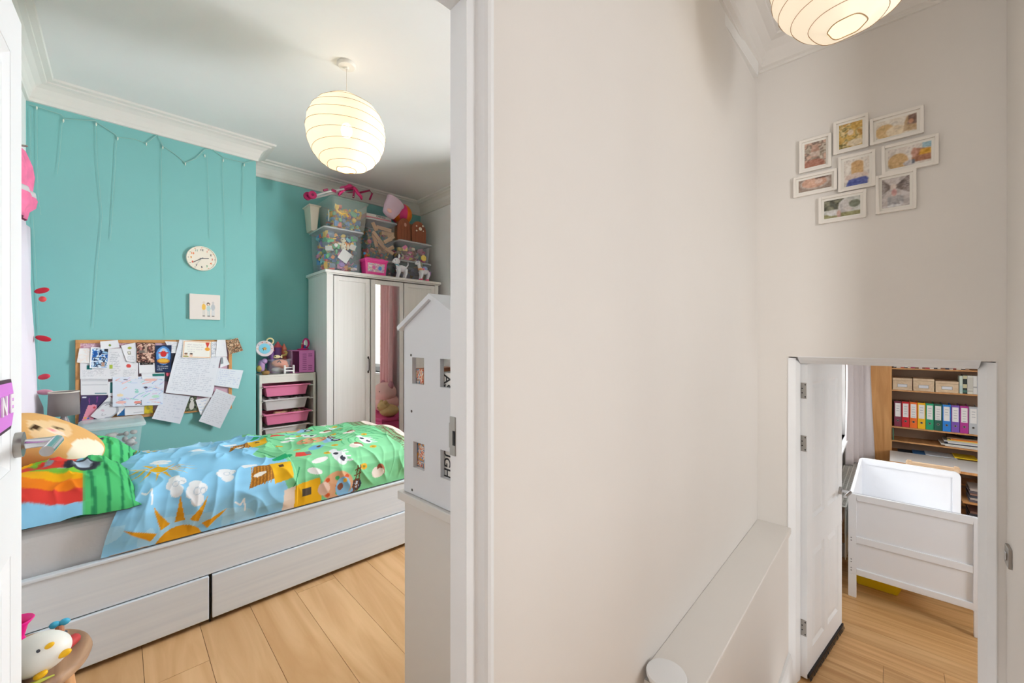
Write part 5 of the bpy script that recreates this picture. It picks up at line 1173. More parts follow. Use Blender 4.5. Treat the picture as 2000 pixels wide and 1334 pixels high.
# carton behind the brown doors that carries the ball
crt = thing('carton', 'plain carton behind the brown toy doors under the ball', 'box', (ball_x, 4.14, z5 + .216)); ch_ = ball_z - (z5 + .216) - .001
MB().box(-.10, .10, -.11, .11, 0, ch_).build('box', mt('carton_brown', (176, 146, 112), .8), crt, bev=.002); MB().box(-.012, .012, -.1105, .1105, ch_ - .04, ch_ + .0005).build('tape', mt('tape', (196, 170, 130), .4), crt)
# brown doors
m_brn = wood('brown_toy_door', (138, 78, 52), (156, 92, 64), (40, 2, 6), .55, .02)
for k, (pa, pb_, rz_) in enumerate(((776, 803, .16), (806, 832, -.12))):
    x0_, x1_ = XY(pa, 3.97), XY(pb_, 3.97); w_ = (x1_ - x0_) / 2
    dd_ = thing('toy_door', ('brown arched toy door with a pale oval badge on the wardrobe stack', 'brown arched toy door with white flowers at the stack end')[k], 'toy', ((x0_ + x1_) / 2, 3.985, z5 + .217), rz_, 'brown toy doors')
    sgn_ = 1 if k == 0 else -1; arch = [(-w_, 0), (w_, 0), (w_, .15)] + [(w_ * math.cos(a) * 1.0, .15 + .10 * math.sin(a) + (.012 * sgn_ * math.cos(a))) for a in [PI * i / 12 for i in range(1, 12)]] + [(-w_, .15)]
    MB().prism(arch, -.012, .012, 'y').build('panel', m_brn, dd_, bev=.003)
    for g in (-.5, 0, .5): MB().box(g * w_ - .001, g * w_ + .001, -.0128, -.012, .006, .17).build('groove', mt('dark_groove', (96, 52, 36), .7), dd_)
    if k == 0: MB().ell((.012, -.013, .18), .017, .003, .022, 16, 8).build('badge', mt('badge', (206, 150, 130), .6), dd_, True)
    else:
        for x, z, r in ((.015, .17, .02), (-.03, .195, .009), (-.03, .145, .010), (.045, .205, .012), (.05, .15, .007)): MB().ell((x, -.013, z), r, .003, r, 12, 6).build('flower', mt('cream_flower', (240, 226, 206), .6), dd_, True)
# pink lidded tub with a picture label
px0, px1 = XY(709, 3.86), XY(753, 3.86); pt = thing('pink_toy_tub', 'hot pink lidded tub with a picture label at the wardrobe edge', 'tub', ((px0 + px1) / 2, 3.875, ZW)); hw2 = (px1 - px0) / 2
tub(MB(), -hw2, hw2, -.06, .06, 0, .142, .012, .003, .004).build('tub', mt('hot_pink_tub', (240, 70, 156), .35), pt, bev=.004)
MB().box(-hw2 - .006, hw2 + .006, -.066, .066, .142, .160).box(-hw2 + .02, hw2 - .02, -.045, .045, .160, .172).build('lid', mt('pink_lid', (246, 90, 170), .35), pt, bev=.006)
cv = Cv(hw2 * 1.5, .085, (244, 220, 214), .0024); cv.blotch([(250, 236, 226), (240, 170, 196), (180, 204, 236), (250, 214, 170), (206, 150, 200)], .018, 71); cv.ell(hw2 * .55, .045, .018, .02, (232, 120, 180)); cv.ell(hw2 * 1.1, .04, .018, .022, (96, 160, 220))
put('picture_label', sheet_mesh('picture_label', [(-hw2 * .75, -.056, .118), (hw2 * .75, -.056, .118), (hw2 * .73, -.049, .033), (-hw2 * .73, -.049, .033)], cv, (0, -1, 0), 0), printed(), pt)
# little toy figure on the tub
fg = thing('toy_figure', 'tiny blue and red toy figure on the pink tub lid', 'figurine', (XY(714, 3.87), 3.87, ZW + .173))
MB().ell((0, 0, .018), .014, .010, .018).build('body', mt('fig_red', (190, 50, 50), .5), fg, True); MB().ell((-.012, -.004, .038), .013, .011, .012).build('head', mt('fig_blue', (60, 140, 200), .5), fg, True); MB().tube([(.005, 0, .03), (.03, 0, .022), (.045, 0, .035)], .006, 8).build('arm', mt('fig_gold', (200, 170, 60), .5), fg, True)
# robot dog and unicorn
m_wp = mt('white_toy_plastic', (236, 234, 238), .3); m_pinkhoof = mt('hoof_pink', (240, 90, 130), .4)
def toy_animal(name, label, px, yy, horse):
    c = onY(px, 548, yy); t = thing(name, label, 'toy', (c.x, yy, ZW), math.radians(0))
    MB().ell((.01, 0, .105), .058, .030, .034, 18, 12).build('body', m_wp, t, True)
    for x, y in ((-.03, -.018), (-.03, .018), (.05, -.018), (.05, .018)):
        lg = MB().tube([(x, y, .10), (x + .006, y, .06), (x - .004, y, .03), (x - .004 + (-.008 if not horse else 0), y, .004)], [.019, .013, .010, .013], 10).build('leg', m_wp, t, True)
        if horse: MB().cyl((x - .004, y, .0), (x - .004, y, .022), .0145, .012, 14).build('hoof', m_pinkhoof, lg)
    if horse:
        MB().tube([(-.03, 0, .11), (-.052, 0, .155), (-.055, 0, .185)], [.024, .018, .018], 12).build('neck', m_wp, t, True)
        hd = MB().ell((-.072, 0, .19), .034, .019, .020, 16, 10, Matrix.Rotation(-.5, 3, 'Y')).build('head', m_wp, t, True)
        MB().cyl((-.066, 0, .205), (-.074, 0, .236), .006, .001, 10).build('horn', mt('horn_purple', (150, 80, 160), .4), hd); MB().ell((-.078, -.017, .196), .005, .003, .006).build('eye', mt('eye_blue', (40, 70, 130), .2), hd, True)
        MB().tube([(-.05, 0, .21), (-.03, -.006, .19), (-.024, -.008, .15)], [.006, .012, .006], 8).build('mane', mt('mane_grey', (176, 176, 150), .6), t, True)
        MB().ell((-.038, 0, .125), .028, .032, .016, 14, 8).build('collar', mt('collar_orange', (236, 170, 120), .5), t, True); MB().ell((.012, 0, .135), .036, .034, .026, 14, 8).build('saddle', mt('saddle_blue', (150, 164, 206), .5), t, True); MB().ell((-.012, -.02, .125), .014, .014, .014).build('wing', mt('wing_pink', (240, 130, 160), .5), t, True)
        MB().tube([(.06, 0, .12), (.085, 0, .10), (.08, 0, .05)], [.008, .013, .004], 8).build('tail', mt('tail_purple', (180, 130, 190), .5), t, True)
    else:
        MB().tube([(-.03, 0, .115), (-.042, 0, .14)], [.022, .018], 12).build('neck', m_wp, t, True); MB().cyl((-.044, 0, .128), (-.040, 0, .136), .0215, None, 18).build('collar', mt('collar_teal', (110, 186, 200), .4), t)
        hd = MB().ell((-.05, 0, .175), .038, .032, .034, 18, 12).ell((-.082, 0, .165), .018, .02, .014, 12, 8).build('head', m_wp, t, True)
        for s_, c_ in ((-1, m_wp), (1, mt('dark_ear', (80, 80, 92), .4))): MB().tube([(-.035, s_ * .02, .205), (-.03, s_ * .024, .23), (-.036, s_ * .022, .25)], [.008, .010, .002], 8).build('ear', c_, hd, True)
        MB().ell((-.074, -.022, .18), .004, .003, .005).build('eye', mt('eye_black', (30, 30, 34), .2), hd, True)
        MB().tube([(.06, 0, .12), (.085, 0, .15), (.082, 0, .18)], [.008, .006, .003], 8).build('tail', m_wp, t, True)
toy_animal('toy_dog', 'white plastic toy dog standing on the wardrobe edge', 783, 3.835, False)
toy_animal('toy_unicorn', 'white toy unicorn with pink hooves at the wardrobe edge', 827, 3.835, True)
# doll's pushchair folded over the boxes
zt = z1 + .305
pc = thing('dolls_pushchair', 'folded magenta doll\'s pushchair lying across the top boxes', 'toy pushchair', (XY(600, 4.02), 4.02, zt)); m_mag = mt('magenta_plastic', (176, 34, 90), .4); m_tub_w = mt('white_tube', (226, 222, 222), .35)
def pq(px, py, yy=4.02): q = onY(px, py, yy); return (q.x - pc.location.x, q.y - 4.02, q.z - zt)
for k, (px, py, yy) in enumerate(((601, 383, 4.0), (610, 381, 3.96))):
    c = pq(px, py, yy); w_ = MB().cyl((c[0], c[1] - .012, c[2]), (c[0], c[1] + .012, c[2]), .036, None, 24).build('wheel', m_mag, pc, 'auto'); MB().cyl((c[0], c[1] - .016, c[2]), (c[0], c[1] - .011, c[2]), .012, None, 14).build('hub', mt('hub_dark', (110, 20, 60), .5), w_)
MB().tube([pq(608, 384, 3.98), pq(640, 375, 3.98), pq(672, 369, 3.98)], .009, 10).build('frame_tube', m_tub_w, pc, True); MB().tube([pq(612, 387, 4.05), pq(650, 378, 4.05), pq(690, 372, 4.05)], .009, 10).build('frame_tube', m_tub_w, pc, True)
MB().tube([pq(664, 372, 3.99), pq(690, 366, 3.99), pq(692, 372, 3.99), pq(690, 386, 3.99)], .010, 10).build('handle', m_mag, pc, True); MB().tube([pq(700, 377, 4.06), pq(722, 372, 4.06), pq(727, 378, 4.06), pq(722, 390, 4.06)], .010, 10).build('handle', m_mag, pc, True)
MB().tube([pq(632, 372, 3.97), pq(640, 370, 3.97)], .010, 8).build('clip', m_mag, pc); MB().tube([pq(648, 371, 3.97), pq(656, 374, 3.97)], .013, 8).build('clip', m_mag, pc)
mb = MB(); vs = []; fs = []; N_ = 16; M_ = 9
for i in range(N_ + 1):
    for j in range(M_ + 1):
        t_ = i / N_; q = Vector(pq(660 + 48 * t_, 381 + 7 * t_ - 20 * math.sin(PI * t_) , 3.98 + .14 * j / M_)); q.z += .02 * math.sin(PI * j / M_) + .008 * math.sin(i * 1.3 + j); vs.append(q)
for i in range(N_):
    for j in range(M_): fs.append((i * (M_ + 1) + j, i * (M_ + 1) + j + 1, (i + 1) * (M_ + 1) + j + 1, (i + 1) * (M_ + 1) + j))
fa = mb.add(vs, fs).build('fabric_seat', mt('hot_pink_fabric', (246, 70, 140), .8), pc, True); fa.modifiers.new('s', 'SOLIDIFY').thickness = .018
for px, py in ((672, 374), (682, 378), (690, 384), (698, 386), (676, 383)): q = pq(px, py, 3.972); MB().ell(q, .006, .004, .005, 8, 6).build('polka_dot', mt('dot_white', (246, 220, 230), .8), fa)
hood = MB().ell(pq(678, 370, 4.1), .075, .05, .03, 16, 8).build('hood', mt('rose_fabric', (236, 120, 166), .8), pc, True)

# ================================================================== ON TOP OF THE BIN UNIT
ZT = TH_ + .001; YT = 4.10
def on_t(px, py, y=YT): return onY(px, py, y)
c = on_t(516, 681, 4.10); dc = thing('disc_toy', 'round pale blue toy plate with a gold star on the bin unit', 'toy', (c.x + .002, 4.10, c.z), 0)
MB().lathe([(0, 0), (.062, 0), (.070, .004), (.071, .009), (.066, .012), (.048, .009), (0, .009)], 36).xf(Matrix.Rotation(PI / 2 - .15, 4, 'X')).build('plate', mt('plate_pinkwhite', (226, 206, 210), .4), dc, 'auto')
MB().lathe([(0, 0), (.046, 0), (.046, .002), (0, .002)], 32).xf(Matrix.Translation((0, -.0098, 0)) @ Matrix.Rotation(PI / 2 - .15, 4, 'X')).build('centre', mt('plate_blue', (130, 200, 222), .4), dc)
star = [(math.sin(PI * i / 5) * (.019 if i % 2 == 0 else .009), math.cos(PI * i / 5) * (.019 if i % 2 == 0 else .009)) for i in range(10)]
MB().prism(star, -.018, -.0125, 'y').build('star', mt('gold_star', (206, 150, 70), .4), dc)
for k in range(10): a = 2 * PI * k / 10; MB().ell((math.cos(a) * .057, -.011, math.sin(a) * .057), .006, .002, .005, 8, 6).build('rim_dot', mt('rim_%d' % (k % 3), ((236, 150, 140), (150, 196, 216), (240, 200, 150))[k % 3], .5), dc)
pu = thing('pony_toy', 'lilac plush pony peeping out beneath the round plate', 'toy', (on_t(511, 710, 4.12).x, 4.13, ZT))
MB().ell((0, 0, .07), .028, .03, .06, 14, 10).ell((.02, -.01, .115), .026, .024, .024).build('body', mt('lilac', (190, 150, 196), .7), pu, True); MB().ell((-.02, -.015, .05), .022, .02, .03).build('mane', mt('mustard', (190, 160, 84), .8), pu, True)
bs = thing('wicker_basket', 'tiny brown basket at the unit\'s left front corner', 'basket', (on_t(519, 722, 4.055).x, 4.06, ZT)); MB().lathe([(0, 0), (.024, 0), (.034, .02), (.026, .032), (0, .036)], 20).build('basket', mt('wicker', (164, 124, 76), .9, bump=.5, bscale=120), bs, True)
MB().tube([(.0, 0, .034), (.0, -.012, .045), (.0, 0, .05)], .003, 6).build('handle', mt('wicker'), bs)
bx6a, bx6b = on_t(527, 700, 4.08).x, on_t(570, 700, 4.08).x; cxb = (bx6a + bx6b) / 2
clear_box('clear_playset_box', 'small clear box with peach bag and plates on the unit', (cxb, 4.117, ZT), bx6b - bx6a, .10, .135, 0, .008, False, None)
fd = thing('peach_handbag', 'peach toy handbag inside the small clear box', 'toy bag', (cxb, 4.117, ZT + .006))
MB().ell((.0, 0, .085), .068, .036, .035, 18, 12).ell((.03, -.004, .06), .045, .036, .03).build('bag', mt('peach_bag', (240, 150, 116), .5), fd, True); MB().tube([(-.03, -.030, .095), (-.01, -.034, .112), (.0, -.032, .09)], .005, 8).build('strap', mt('dark_strap', (90, 60, 60), .5), fd)
MB().ell((-.015, -.004, .03), .055, .034, .022).build('lining', mt('grey_pouch', (190, 184, 184), .7), fd, True)
sh_ = thing('toy_bunk', 'white toy bench frame in front of the small clear box', 'toy furniture', (on_t(564, 715, 4.05).x, 4.050, ZT)); m_wt = mt('white_toy_wood', (236, 232, 230), .5)
for x in (-.04, .034): MB().box(x, x + .012, -.012, .012, 0, .075).build('post', m_wt, sh_, bev=.001)
MB().box(-.028, .034, -.012, .012, .02, .03).build('seat', m_wt, sh_); MB().box(-.028, .034, .006, .012, .048, .056).build('rail', m_wt, sh_)
cst = thing('toy_castle', 'purple toy castle with orange-roofed towers at the unit back', 'toy castle', (on_t(541, 690, 4.25).x, 4.255, ZT)); zb = .13
m_pu = mt('castle_purple', (130, 84, 150), .5); m_or = mt('castle_orange', (232, 130, 110), .5)
MB().box(-.07, .07, -.04, .04, 0, .17).build('keep', mt('castle_pink', (206, 130, 180), .5), cst, bev=.004)
for x, h_, r_ in ((.0, .235, .032), (.052, .215, .022), (-.052, .20, .022)):
    MB().cyl((x, -.03, .10), (x, -.03, h_), r_, None, 18).build('tower', m_pu if x < .03 else m_or, cst, 'auto'); MB().cyl((x, -.03, h_), (x, -.03, h_ + .055), r_ * 1.25, .003, 18).build('roof', mt('roof_red', (222, 90, 100), .5) if x < .03 else m_or, cst, 'auto')
MB().tube([(.05, -.05, .20), (.07, -.055, .185), (.06, -.06, .165), (.02, -.065, .155)], .012, 8).build('slide', mt('slide_yellow', (232, 196, 120), .5), cst, True)
MB().box(-.02, .02, -.046, -.04, .12, .16).build('window', mt('castle_dark', (110, 40, 60), .5), cst)
o = MB().tube([(math.cos(a) * .026, 0, math.sin(a) * .026) for a in [2 * PI * i / 24 for i in range(24)]], .0065, 8, True).build('ring_handle', mt('cream_ring', (238, 214, 160), .5), dc, True); o.location = (.046, .012, .066)
fs_ = thing('fish_toy', 'small cream and yellow toy fish beside the castle', 'toy', (on_t(539, 674, 4.13).x, 4.105, ZT + .135 + .017)); MB().ell((0, 0, 0), .03, .014, .016, 14, 8).build('body', mt('fish_cream', (226, 206, 160), .5), fs_, True); MB().prism([(.02, -.002), (.045, .016), (.045, -.014)], -.003, .003, 'y').build('tail', mt('fish_cream'), fs_); MB().ell((-.014, -.012, .004), .005, .003, .005).build('eye', mt('eye_black', (30, 30, 34), .2), fs_)
# pink crate
xa, xb = on_t(579, 700, 4.07).x, on_t(622, 700, 4.07).x; wc_ = xb - xa; m_crt = mt('orchid_crate', (222, 130, 196), .45)
cr = thing('pink_crate', 'pink slotted plastic crate at the right of the bin unit', 'crate', ((xa + xb) / 2 - .036, 4.17, ZT)); hw3 = wc_ / 2; CH = .20
MB().box(-hw3 + .06, hw3, -.10, -.094, 0, CH).build('front_panel', m_crt, cr, bev=.002); MB().box(hw3 - .006, hw3, -.094, .10, 0, CH).build('side_panel', m_crt, cr); MB().box(-hw3, hw3 - .006, -.094, .10, 0, .006).build('base_panel', m_crt, cr); MB().box(-hw3, hw3, -.10, .10, CH, CH + .008).build('top_panel', m_crt, cr, bev=.002)
MB().box(-hw3, -hw3 + .004, -.094, .10, .006, CH).build('side_panel', clear('pink_clear', (216, 170, 210), .5), cr); MB().box(-hw3, hw3 - .006, .094, .10, .006, CH).build('back_panel', m_crt, cr)
for i in range(9):
    for j, x in enumerate((hw3 - .105, hw3 - .055)):
        if j == 0 or i in (0, 1, 2, 7, 8): MB().box(x, x + .034, -.1006, -.1, .025 + i * .018, .031 + i * .018).build('slot', mt('slot_dark', (150, 70, 130), .6), cr)
mm = thing('toy_mirror', 'magenta oval toy mirror with a small doll on the pink crate', 'toy', ((xa + xb) / 2 - .012, 4.16, ZT + CH + .010)); m_mg2 = mt('magenta_gloss', (214, 30, 120), .3)
MB().lathe([(0, 0), (.05, 0), (.052, .008), (.03, .014), (0, .014)], 28).build('stand', m_mg2, mm, 'auto')
MB().tube([(.03 + math.cos(a) * .026, .02, .062 + math.sin(a) * .042) for a in [2 * PI * i / 28 for i in range(28)]], .008, 8, True).build('mirror_frame', m_mg2, mm, True)
MB().ell((.03, .022, .062), .023, .002, .038, 20, 8).build('glass', m_mirror, mm, True)
MB().cyl((-.012, -.01, .012), (-.012, -.01, .05), .011, .007, 12).build('doll_body', mt('doll_red', (200, 30, 70), .5), mm); MB().ell((-.012, -.01, .058), .008, .008, .009).build('doll_head', mt('doll_skin', (236, 190, 160), .6), mm, True); MB().cyl((.012, -.012, .012), (.012, -.012, .045), .010, .006, 12).build('doll_body', mt('doll_blue', (60, 90, 170), .5), mm)
bx = MB().box(-.006, .006, -.004, .004, 0, .07).build('toy_ladder', mt('cream_ring'), None, bev=.001); bx.location = (xa + .075, 4.12, ZT + .008); bx.rotation_euler = (0, .5, 0); tag(bx, 'pale toy ladder leaning inside the pink crate', 'toy')

# ================================================================== BY THE WINDOW (seen in the mirror)
m_cur = mt('pink_velvet', (242, 186, 186), .8, sheen=.3)
def curtain(name, label, y0, y1, z0, z1, xc, mat, folds, amp, hall=False, axis='y', seed=0):
    """pleated curtain hanging along y (or along the hall's a axis)"""
    n, m = folds * 14, 24; U = np.linspace(0, 1, n)[:, None]; V = np.linspace(0, 1, m)[None, :]
    am = amp * (.55 + .45 * (1 - V)); off = am * np.sin(U * folds * 2 * PI + .5 * np.sin(V * 3 + seed)) + .25 * am * np.sin(U * folds * 4.1 * PI + seed)
    along = y0 + (y1 - y0) * (U + .012 * np.sin(V * 5 + U * 9)); Z = z0 + (z1 - z0) * V + 0 * U
    P = np.stack([xc + off, along, Z], -1) if axis == 'y' else np.stack([along + 0 * V, xc + off, Z], -1)
    t = thing(name, label, 'curtain', (0, 0, 0), DH if hall else 0)
    o = put('cloth', grid_mesh('cloth', P), mat, t); o.modifiers.new('s', 'SOLIDIFY').thickness = .004
    return t
cp1 = curtain('pink_curtain', 'long pink velvet curtain beside the bedroom window, seen in the mirror', 2.40, 2.72, .42, 2.56, 2.555, m_cur, 4, .035)
cp2 = curtain('pink_curtain', 'pink velvet curtain on the door side of the bedroom window', .90, 1.10, .42, 2.56, 2.555, m_cur, 3, .03)
rd = thing('curtain_rail', 'white curtain pole above the bedroom window', 'curtain pole', (2.555, 1.8, 2.58)); MB().cyl((0, -.95, 0), (0, .98, 0), .011, None, 14).build('pole', m_gloss, rd); 
for y in (-.95, .98): MB().ell((0, y, 0), .02, .025, .02).build('finial', m_gloss, rd, True)
for y in (-.85, .86): MB().box(-.008, .093, y - .008, y + .008, -.008, .008).build('bracket', m_gloss, rd)
ot = thing('pink_ottoman', 'raspberry pink storage box reflected at the mirror foot', 'storage box', (2.33, 2.98, 0)); m_rasp = mt('raspberry_fabric', (228, 88, 140), .85)
MB().box(-.22, .22, -.36, .36, .004, .335).build('body', m_rasp, ot, bev=.008); MB().box(-.225, .225, -.365, .365, .338, .372).build('lid', m_rasp, ot, bev=.008)
pg = thing('plush_pig', 'big pink plush pig on the raspberry box, seen in the mirror', 'soft toy', (2.36, 2.92, .373)); m_pig = mt('pig_plush', (246, 190, 182), .95, bump=.3, bscale=90)
MB().ell((0, 0, .12), .15, .22, .12, 28, 18).build('body', m_pig, pg, True); hd = MB().ell((-.03, .05, .25), .13, .17, .12, 26, 16).build('head', m_pig, pg, True)
MB().ell((-.1, .03, .22), .06, .075, .055, 18, 12).build('snout', mt('pig_pink', (242, 184, 176), .95), hd, True); MB().ell((-.13, .13, .27), .012, .012, .012).build('eye', mt('eye_black', (30, 30, 34), .2), hd, True); MB().ell((-.145, -.04, .29), .012, .012, .012).build('eye', mt('eye_black'), hd, True)
for y in (-.03, .17): MB().ell((-.01, y, .34), .03, .045, .05).build('ear', mt('pig_ear', (196, 130, 140), .95), hd, True)
pb2 = thing('plush_bear', 'golden brown plush bear beside the pink pig, seen in the mirror', 'soft toy', (2.25, 3.24, .373)); m_bear = mt('bear_plush', (222, 180, 124), .95, bump=.3, bscale=90)
MB().ell((0, 0, .07), .11, .1, .07, 20, 14).build('body', m_bear, pb2, True); MB().ell((-.06, -.02, .12), .07, .075, .06, 18, 12).build('head', m_bear, pb2, True); MB().ell((-.06, .03, .175), .022, .02, .022).ell((-.06, -.07, .17), .022, .02, .022).build('ears', m_bear, pb2, True); MB().ell((-.122, -.02, .115), .012, .012, .010).build('nose', mt('bear_nose', (120, 90, 60), .8), pb2, True)

# ================================================================== HALL: PHOTO COLLAGE
m_fr = mt('white_photo_frame', (238, 233, 226), .45); m_mount = mt('white_mount', (240, 237, 230), .7)
clg = thing('photo_collage_frame', 'white cluster frame holding eight family photos above the lower door', 'photo frame', H(3.0, 0, 0), DH)
FR = [((195, 460), (495, 690)), ((512, 285), (840, 507)), ((852, 258), (1357, 375)), ((960, 510), (1495, 665)), ((556, 612), (905, 868)), ((140, 800), (548, 905)), ((375, 985), (820, 1160)), ((905, 785), (1288, 1078))]
def ph(kind, cv, w, h):
    if kind == 0: cv.blotch([(150, 136, 120), (196, 186, 170), (120, 100, 90), (206, 170, 150)], .02, 80); cv.ell(w * .5, h * .62, w * .2, h * .25, (190, 150, 132)); cv.rect(w * .3, h * .42, w * .7, h * .6, (206, 186, 176)); cv.ell(w * .45, h * .1, w * .5, h * .2, (170, 110, 92))
    elif kind == 1: cv.blotch([(206, 160, 70), (226, 186, 96), (120, 110, 60), (238, 214, 150), (190, 140, 60)], .022, 81); cv.ell(w * .5, h * .6, w * .14, h * .12, (240, 220, 190)); cv.ell(w * .7, h * .15, w * .35, h * .14, (238, 222, 190))
    elif kind == 2: cv.a[:] = (240, 234, 222); cv.ell(w * .22, h * .35, w * .24, h * .42, (226, 190, 130)); cv.ell(w * .5, h * .25, w * .25, h * .3, (240, 222, 190)); cv.poly([(w * .68, h * .1), (w, h * .05), (w, h), (w * .78, h * .95), (w * .70, h * .6)], (190, 160, 120)); cv.poly([(w * .78, h * .45), (w, h * .4), (w, h), (w * .8, h * .95)], (110, 84, 74)); cv.ell(w * .86, h * .6, w * .06, h * .14, (206, 150, 120))
    elif kind == 3: cv.a[:] = (236, 230, 224); cv.rect(w * .8, h * .75, w, h, (150, 196, 216)); cv.ell(w * .24, h * .3, w * .24, h * .42, (214, 176, 120)); cv.poly([(w * .55, h * .1), (w, h * .12), (w, h * .68), (w * .6, h * .8)], (170, 110, 80)); cv.poly([(w * .72, h * .4), (w, h * .42), (w, h * .7), (w * .76, h * .68)], (226, 164, 40)); cv.ell(w * .62, h * .6, w * .07, h * .24, (196, 140, 120)); cv.ell(w * .5, h * .12, w * .14, h * .14, (210, 206, 210)); cv.rect(w * .56, h * .05, w * .62, h * .25, (80, 90, 110))
    elif kind == 4: cv.a[:] = (238, 232, 224); cv.rect(w * .30, h * .32, w * .78, h * .85, (214, 170, 112)); cv.ell(w * .54, h * .8, w * .24, h * .12, (206, 160, 104)); cv.ell(w * .5, h * .32, w * .46, h * .14, (226, 206, 196)); cv.poly([(w * .08, 0), (w * .94, h * .0), (w * .96, h * .2), (w * .84, h * .28), (w * .2, h * .24)], (66, 84, 170))
    elif kind == 5: cv.a[:] = (150, 132, 122); cv.ell(w * .5, h * .62, w * .45, h * .52, (186, 172, 164)); cv.ell(w * .48, h * .64, w * .38, h * .44, (206, 158, 136)); cv.ell(w * .42, h * .6, w * .14, h * .22, (226, 180, 156)); cv.ell(w * .62, h * .66, w * .12, h * .2, (220, 190, 176)); cv.rect(w * .5, h * .9, w * .9, h, (86, 64, 56))
    elif kind == 6: cv.a[:] = (206, 210, 206); cv.blotch([(60, 64, 54), (96, 98, 80), (130, 132, 110)], .018, 86, 1, (0, h * .45, w * .55, h)); cv.ell(w * .85, h * .62, w * .16, h * .2, (100, 110, 92)); cv.rect(0, 0, w, h * .2, (140, 140, 92)); cv.poly([(w * .38, h * .3), (w * .74, h * .3), (w * .68, h * .8), (w * .55, h * .95), (w * .42, h * .78)], (206, 204, 204)); cv.ell(w * .28, h * .26, w * .2, h * .15, (222, 224, 226)); cv.ell(w * .66, h * .34, w * .14, h * .14, (216, 212, 210)); cv.ell(w * .42, h * .16, w * .06, h * .2, (210, 170, 160))
    else:
        cv.a[:] = (206, 200, 200)
        for k in range(9): cv.line(w * .45, h * .68, w * 1.0, h * (.45 + k * .07), .0045, (96, 84, 82)); cv.line(w * .38, h * .68, 0, h * (.5 + k * .06), .004, (110, 98, 96))
        cv.ell(w * .42, h * .7, w * .12, h * .1, (232, 220, 214)); cv.ell(w * .45, h * .5, w * .1, h * .12, (214, 160, 156)); cv.blotch([(176, 176, 180), (150, 150, 156), (214, 214, 218)], .02, 88, 1, (w * .2, h * .08, w * .8, h * .38)); cv.ell(w * .45, h * .05, w * .26, h * .04, (240, 244, 248))
for i, (tl, br) in enumerate(FR):
    P0 = onA(1520 + tl[0] / 4.765, 180 + tl[1] / 4.765, 2.985); P1 = onA(1520 + br[0] / 4.765, 180 + br[1] / 4.765, 2.985)
    bm, bM, z0, z1_ = P1.y, P0.y, P1.z, P0.z; fw = .014
    mb = MB(); X0_, X1_ = -.020, -.001
    mb.box(X0_, X1_, bm, bm + fw, z0, z1_).box(X0_, X1_, bM - fw, bM, z0, z1_).box(X0_, X1_, bm + fw, bM - fw, z0, z0 + fw).box(X0_, X1_, bm + fw, bM - fw, z1_ - fw, z1_)
    f = mb.build('frame', m_fr, clg, bev=.002)
    MB().box(-.008, -.003, bm + fw, bM - fw, z0 + fw, z1_ - fw).build('mount', m_mount, f)
    e = .012; w, h = bM - bm - 2 * fw - 2 * e, z1_ - z0 - 2 * fw - 2 * e
    cv = Cv(w, h, (200, 200, 200), .0026); ph(i, cv, w, h); bs_ = cv.a.copy(); cv.blotch([(90, 80, 74), (226, 220, 210), (150, 130, 112), (240, 236, 230)], .016, 200 + i, .22); cv.soft(2)
    a, b = bM - fw - e, bm + fw + e
    put('photo', sheet_mesh('photo', [(-.0085, a, z1_ - fw - e), (-.0085, b, z1_ - fw - e), (-.0085, b, z0 + fw + e), (-.0085, a, z0 + fw + e)], cv, (-1, 0, 0), 0), printed('photo_print', .35), f)

# ================================================================== ROOM BELOW
def hthing(name, label, cat, a, b, z, group=None): return thing(name, label, cat, H(a, b, z), DH, group)
m_cot = mt('white_cot_paint', (236, 238, 242), .4)
CB0, CB1, CA0, CA1, CTOP = -.475, .275, 4.40, 5.83, -.022
cot = hthing('cot', 'white panelled cot standing behind the lower door', 'cot', CA0, (CB0 + CB1) / 2, ZL); hb = (CB1 - CB0) / 2; HT = CTOP - ZL
def cot_end(x0, x1, top, face):
    q = frame_box(MB(), -hb, hb, .19, top, .052, 0, x1 - x0); q.v = [(x0 + p[1], p[0], p[2]) for p in q.v]
    e = q.build('end_frame', m_cot, cot, bev=.004)
    MB().box(x0 + .013, x1 - .008, -hb + .05, hb - .05, .24, top - .05).build('end_panel', m_cot, e)
    if face: MB().box(x0 + .001, x1 - .001, -hb + .05, hb - .05, .455, .51).build('mid_rail', m_cot, e, bev=.003)
    for s_ in (-1, 1): MB().box(x0, x1, min(s_ * hb, s_ * (hb - .052)), max(s_ * hb, s_ * (hb - .052)), 0.0, .19).build('leg', m_cot, e, bev=.003)
    for s_ in (-1, 1):
        for z in (.47, .29, .22):
            if face:
                for dz in (0, .022): MB().cyl((x0 - .0008, s_ * (hb - .02), z + dz), (x0 + .002, s_ * (hb - .02), z + dz), .005, None, 10).build('bolt_cap', mt('bolt_grey', (150, 152, 156), .4), e)
cot_end(0, .03, HT, True); 
# far end with rounded top corners
L_ = CA1 - CA0; r = .045; top = HT
out = [(-hb, .19), (hb, .19)] + [(hb - r + r * math.cos(a), top - r + r * math.sin(a)) for a in [PI / 2 * i / 6 for i in range(7)]] + [(-hb + r - r * math.sin(a), top - r + r * math.cos(a)) for a in [PI / 2 * i / 6 for i in range(7)]]
plate_with_holes(MB(), out, [(-hb + .055, hb - .055, .245, top - .06)], L_ - .03, L_).build('end_frame', m_cot, cot)
MB().box(L_ - .02, L_ - .012, -hb + .055, hb - .055, .245, top - .06).build('end_panel', m_cot, cot)
for s_ in (-1, 1): MB().box(L_ - .03, L_, min(s_ * hb, s_ * (hb - .052)), max(s_ * hb, s_ * (hb - .052)), 0, .19).build('leg', m_cot, cot, bev=.003)
MB().box(.03, L_ - .03, hb - .03, hb - .008, .30, HT - .01).build('side_panel', m_cot, cot, bev=.003)
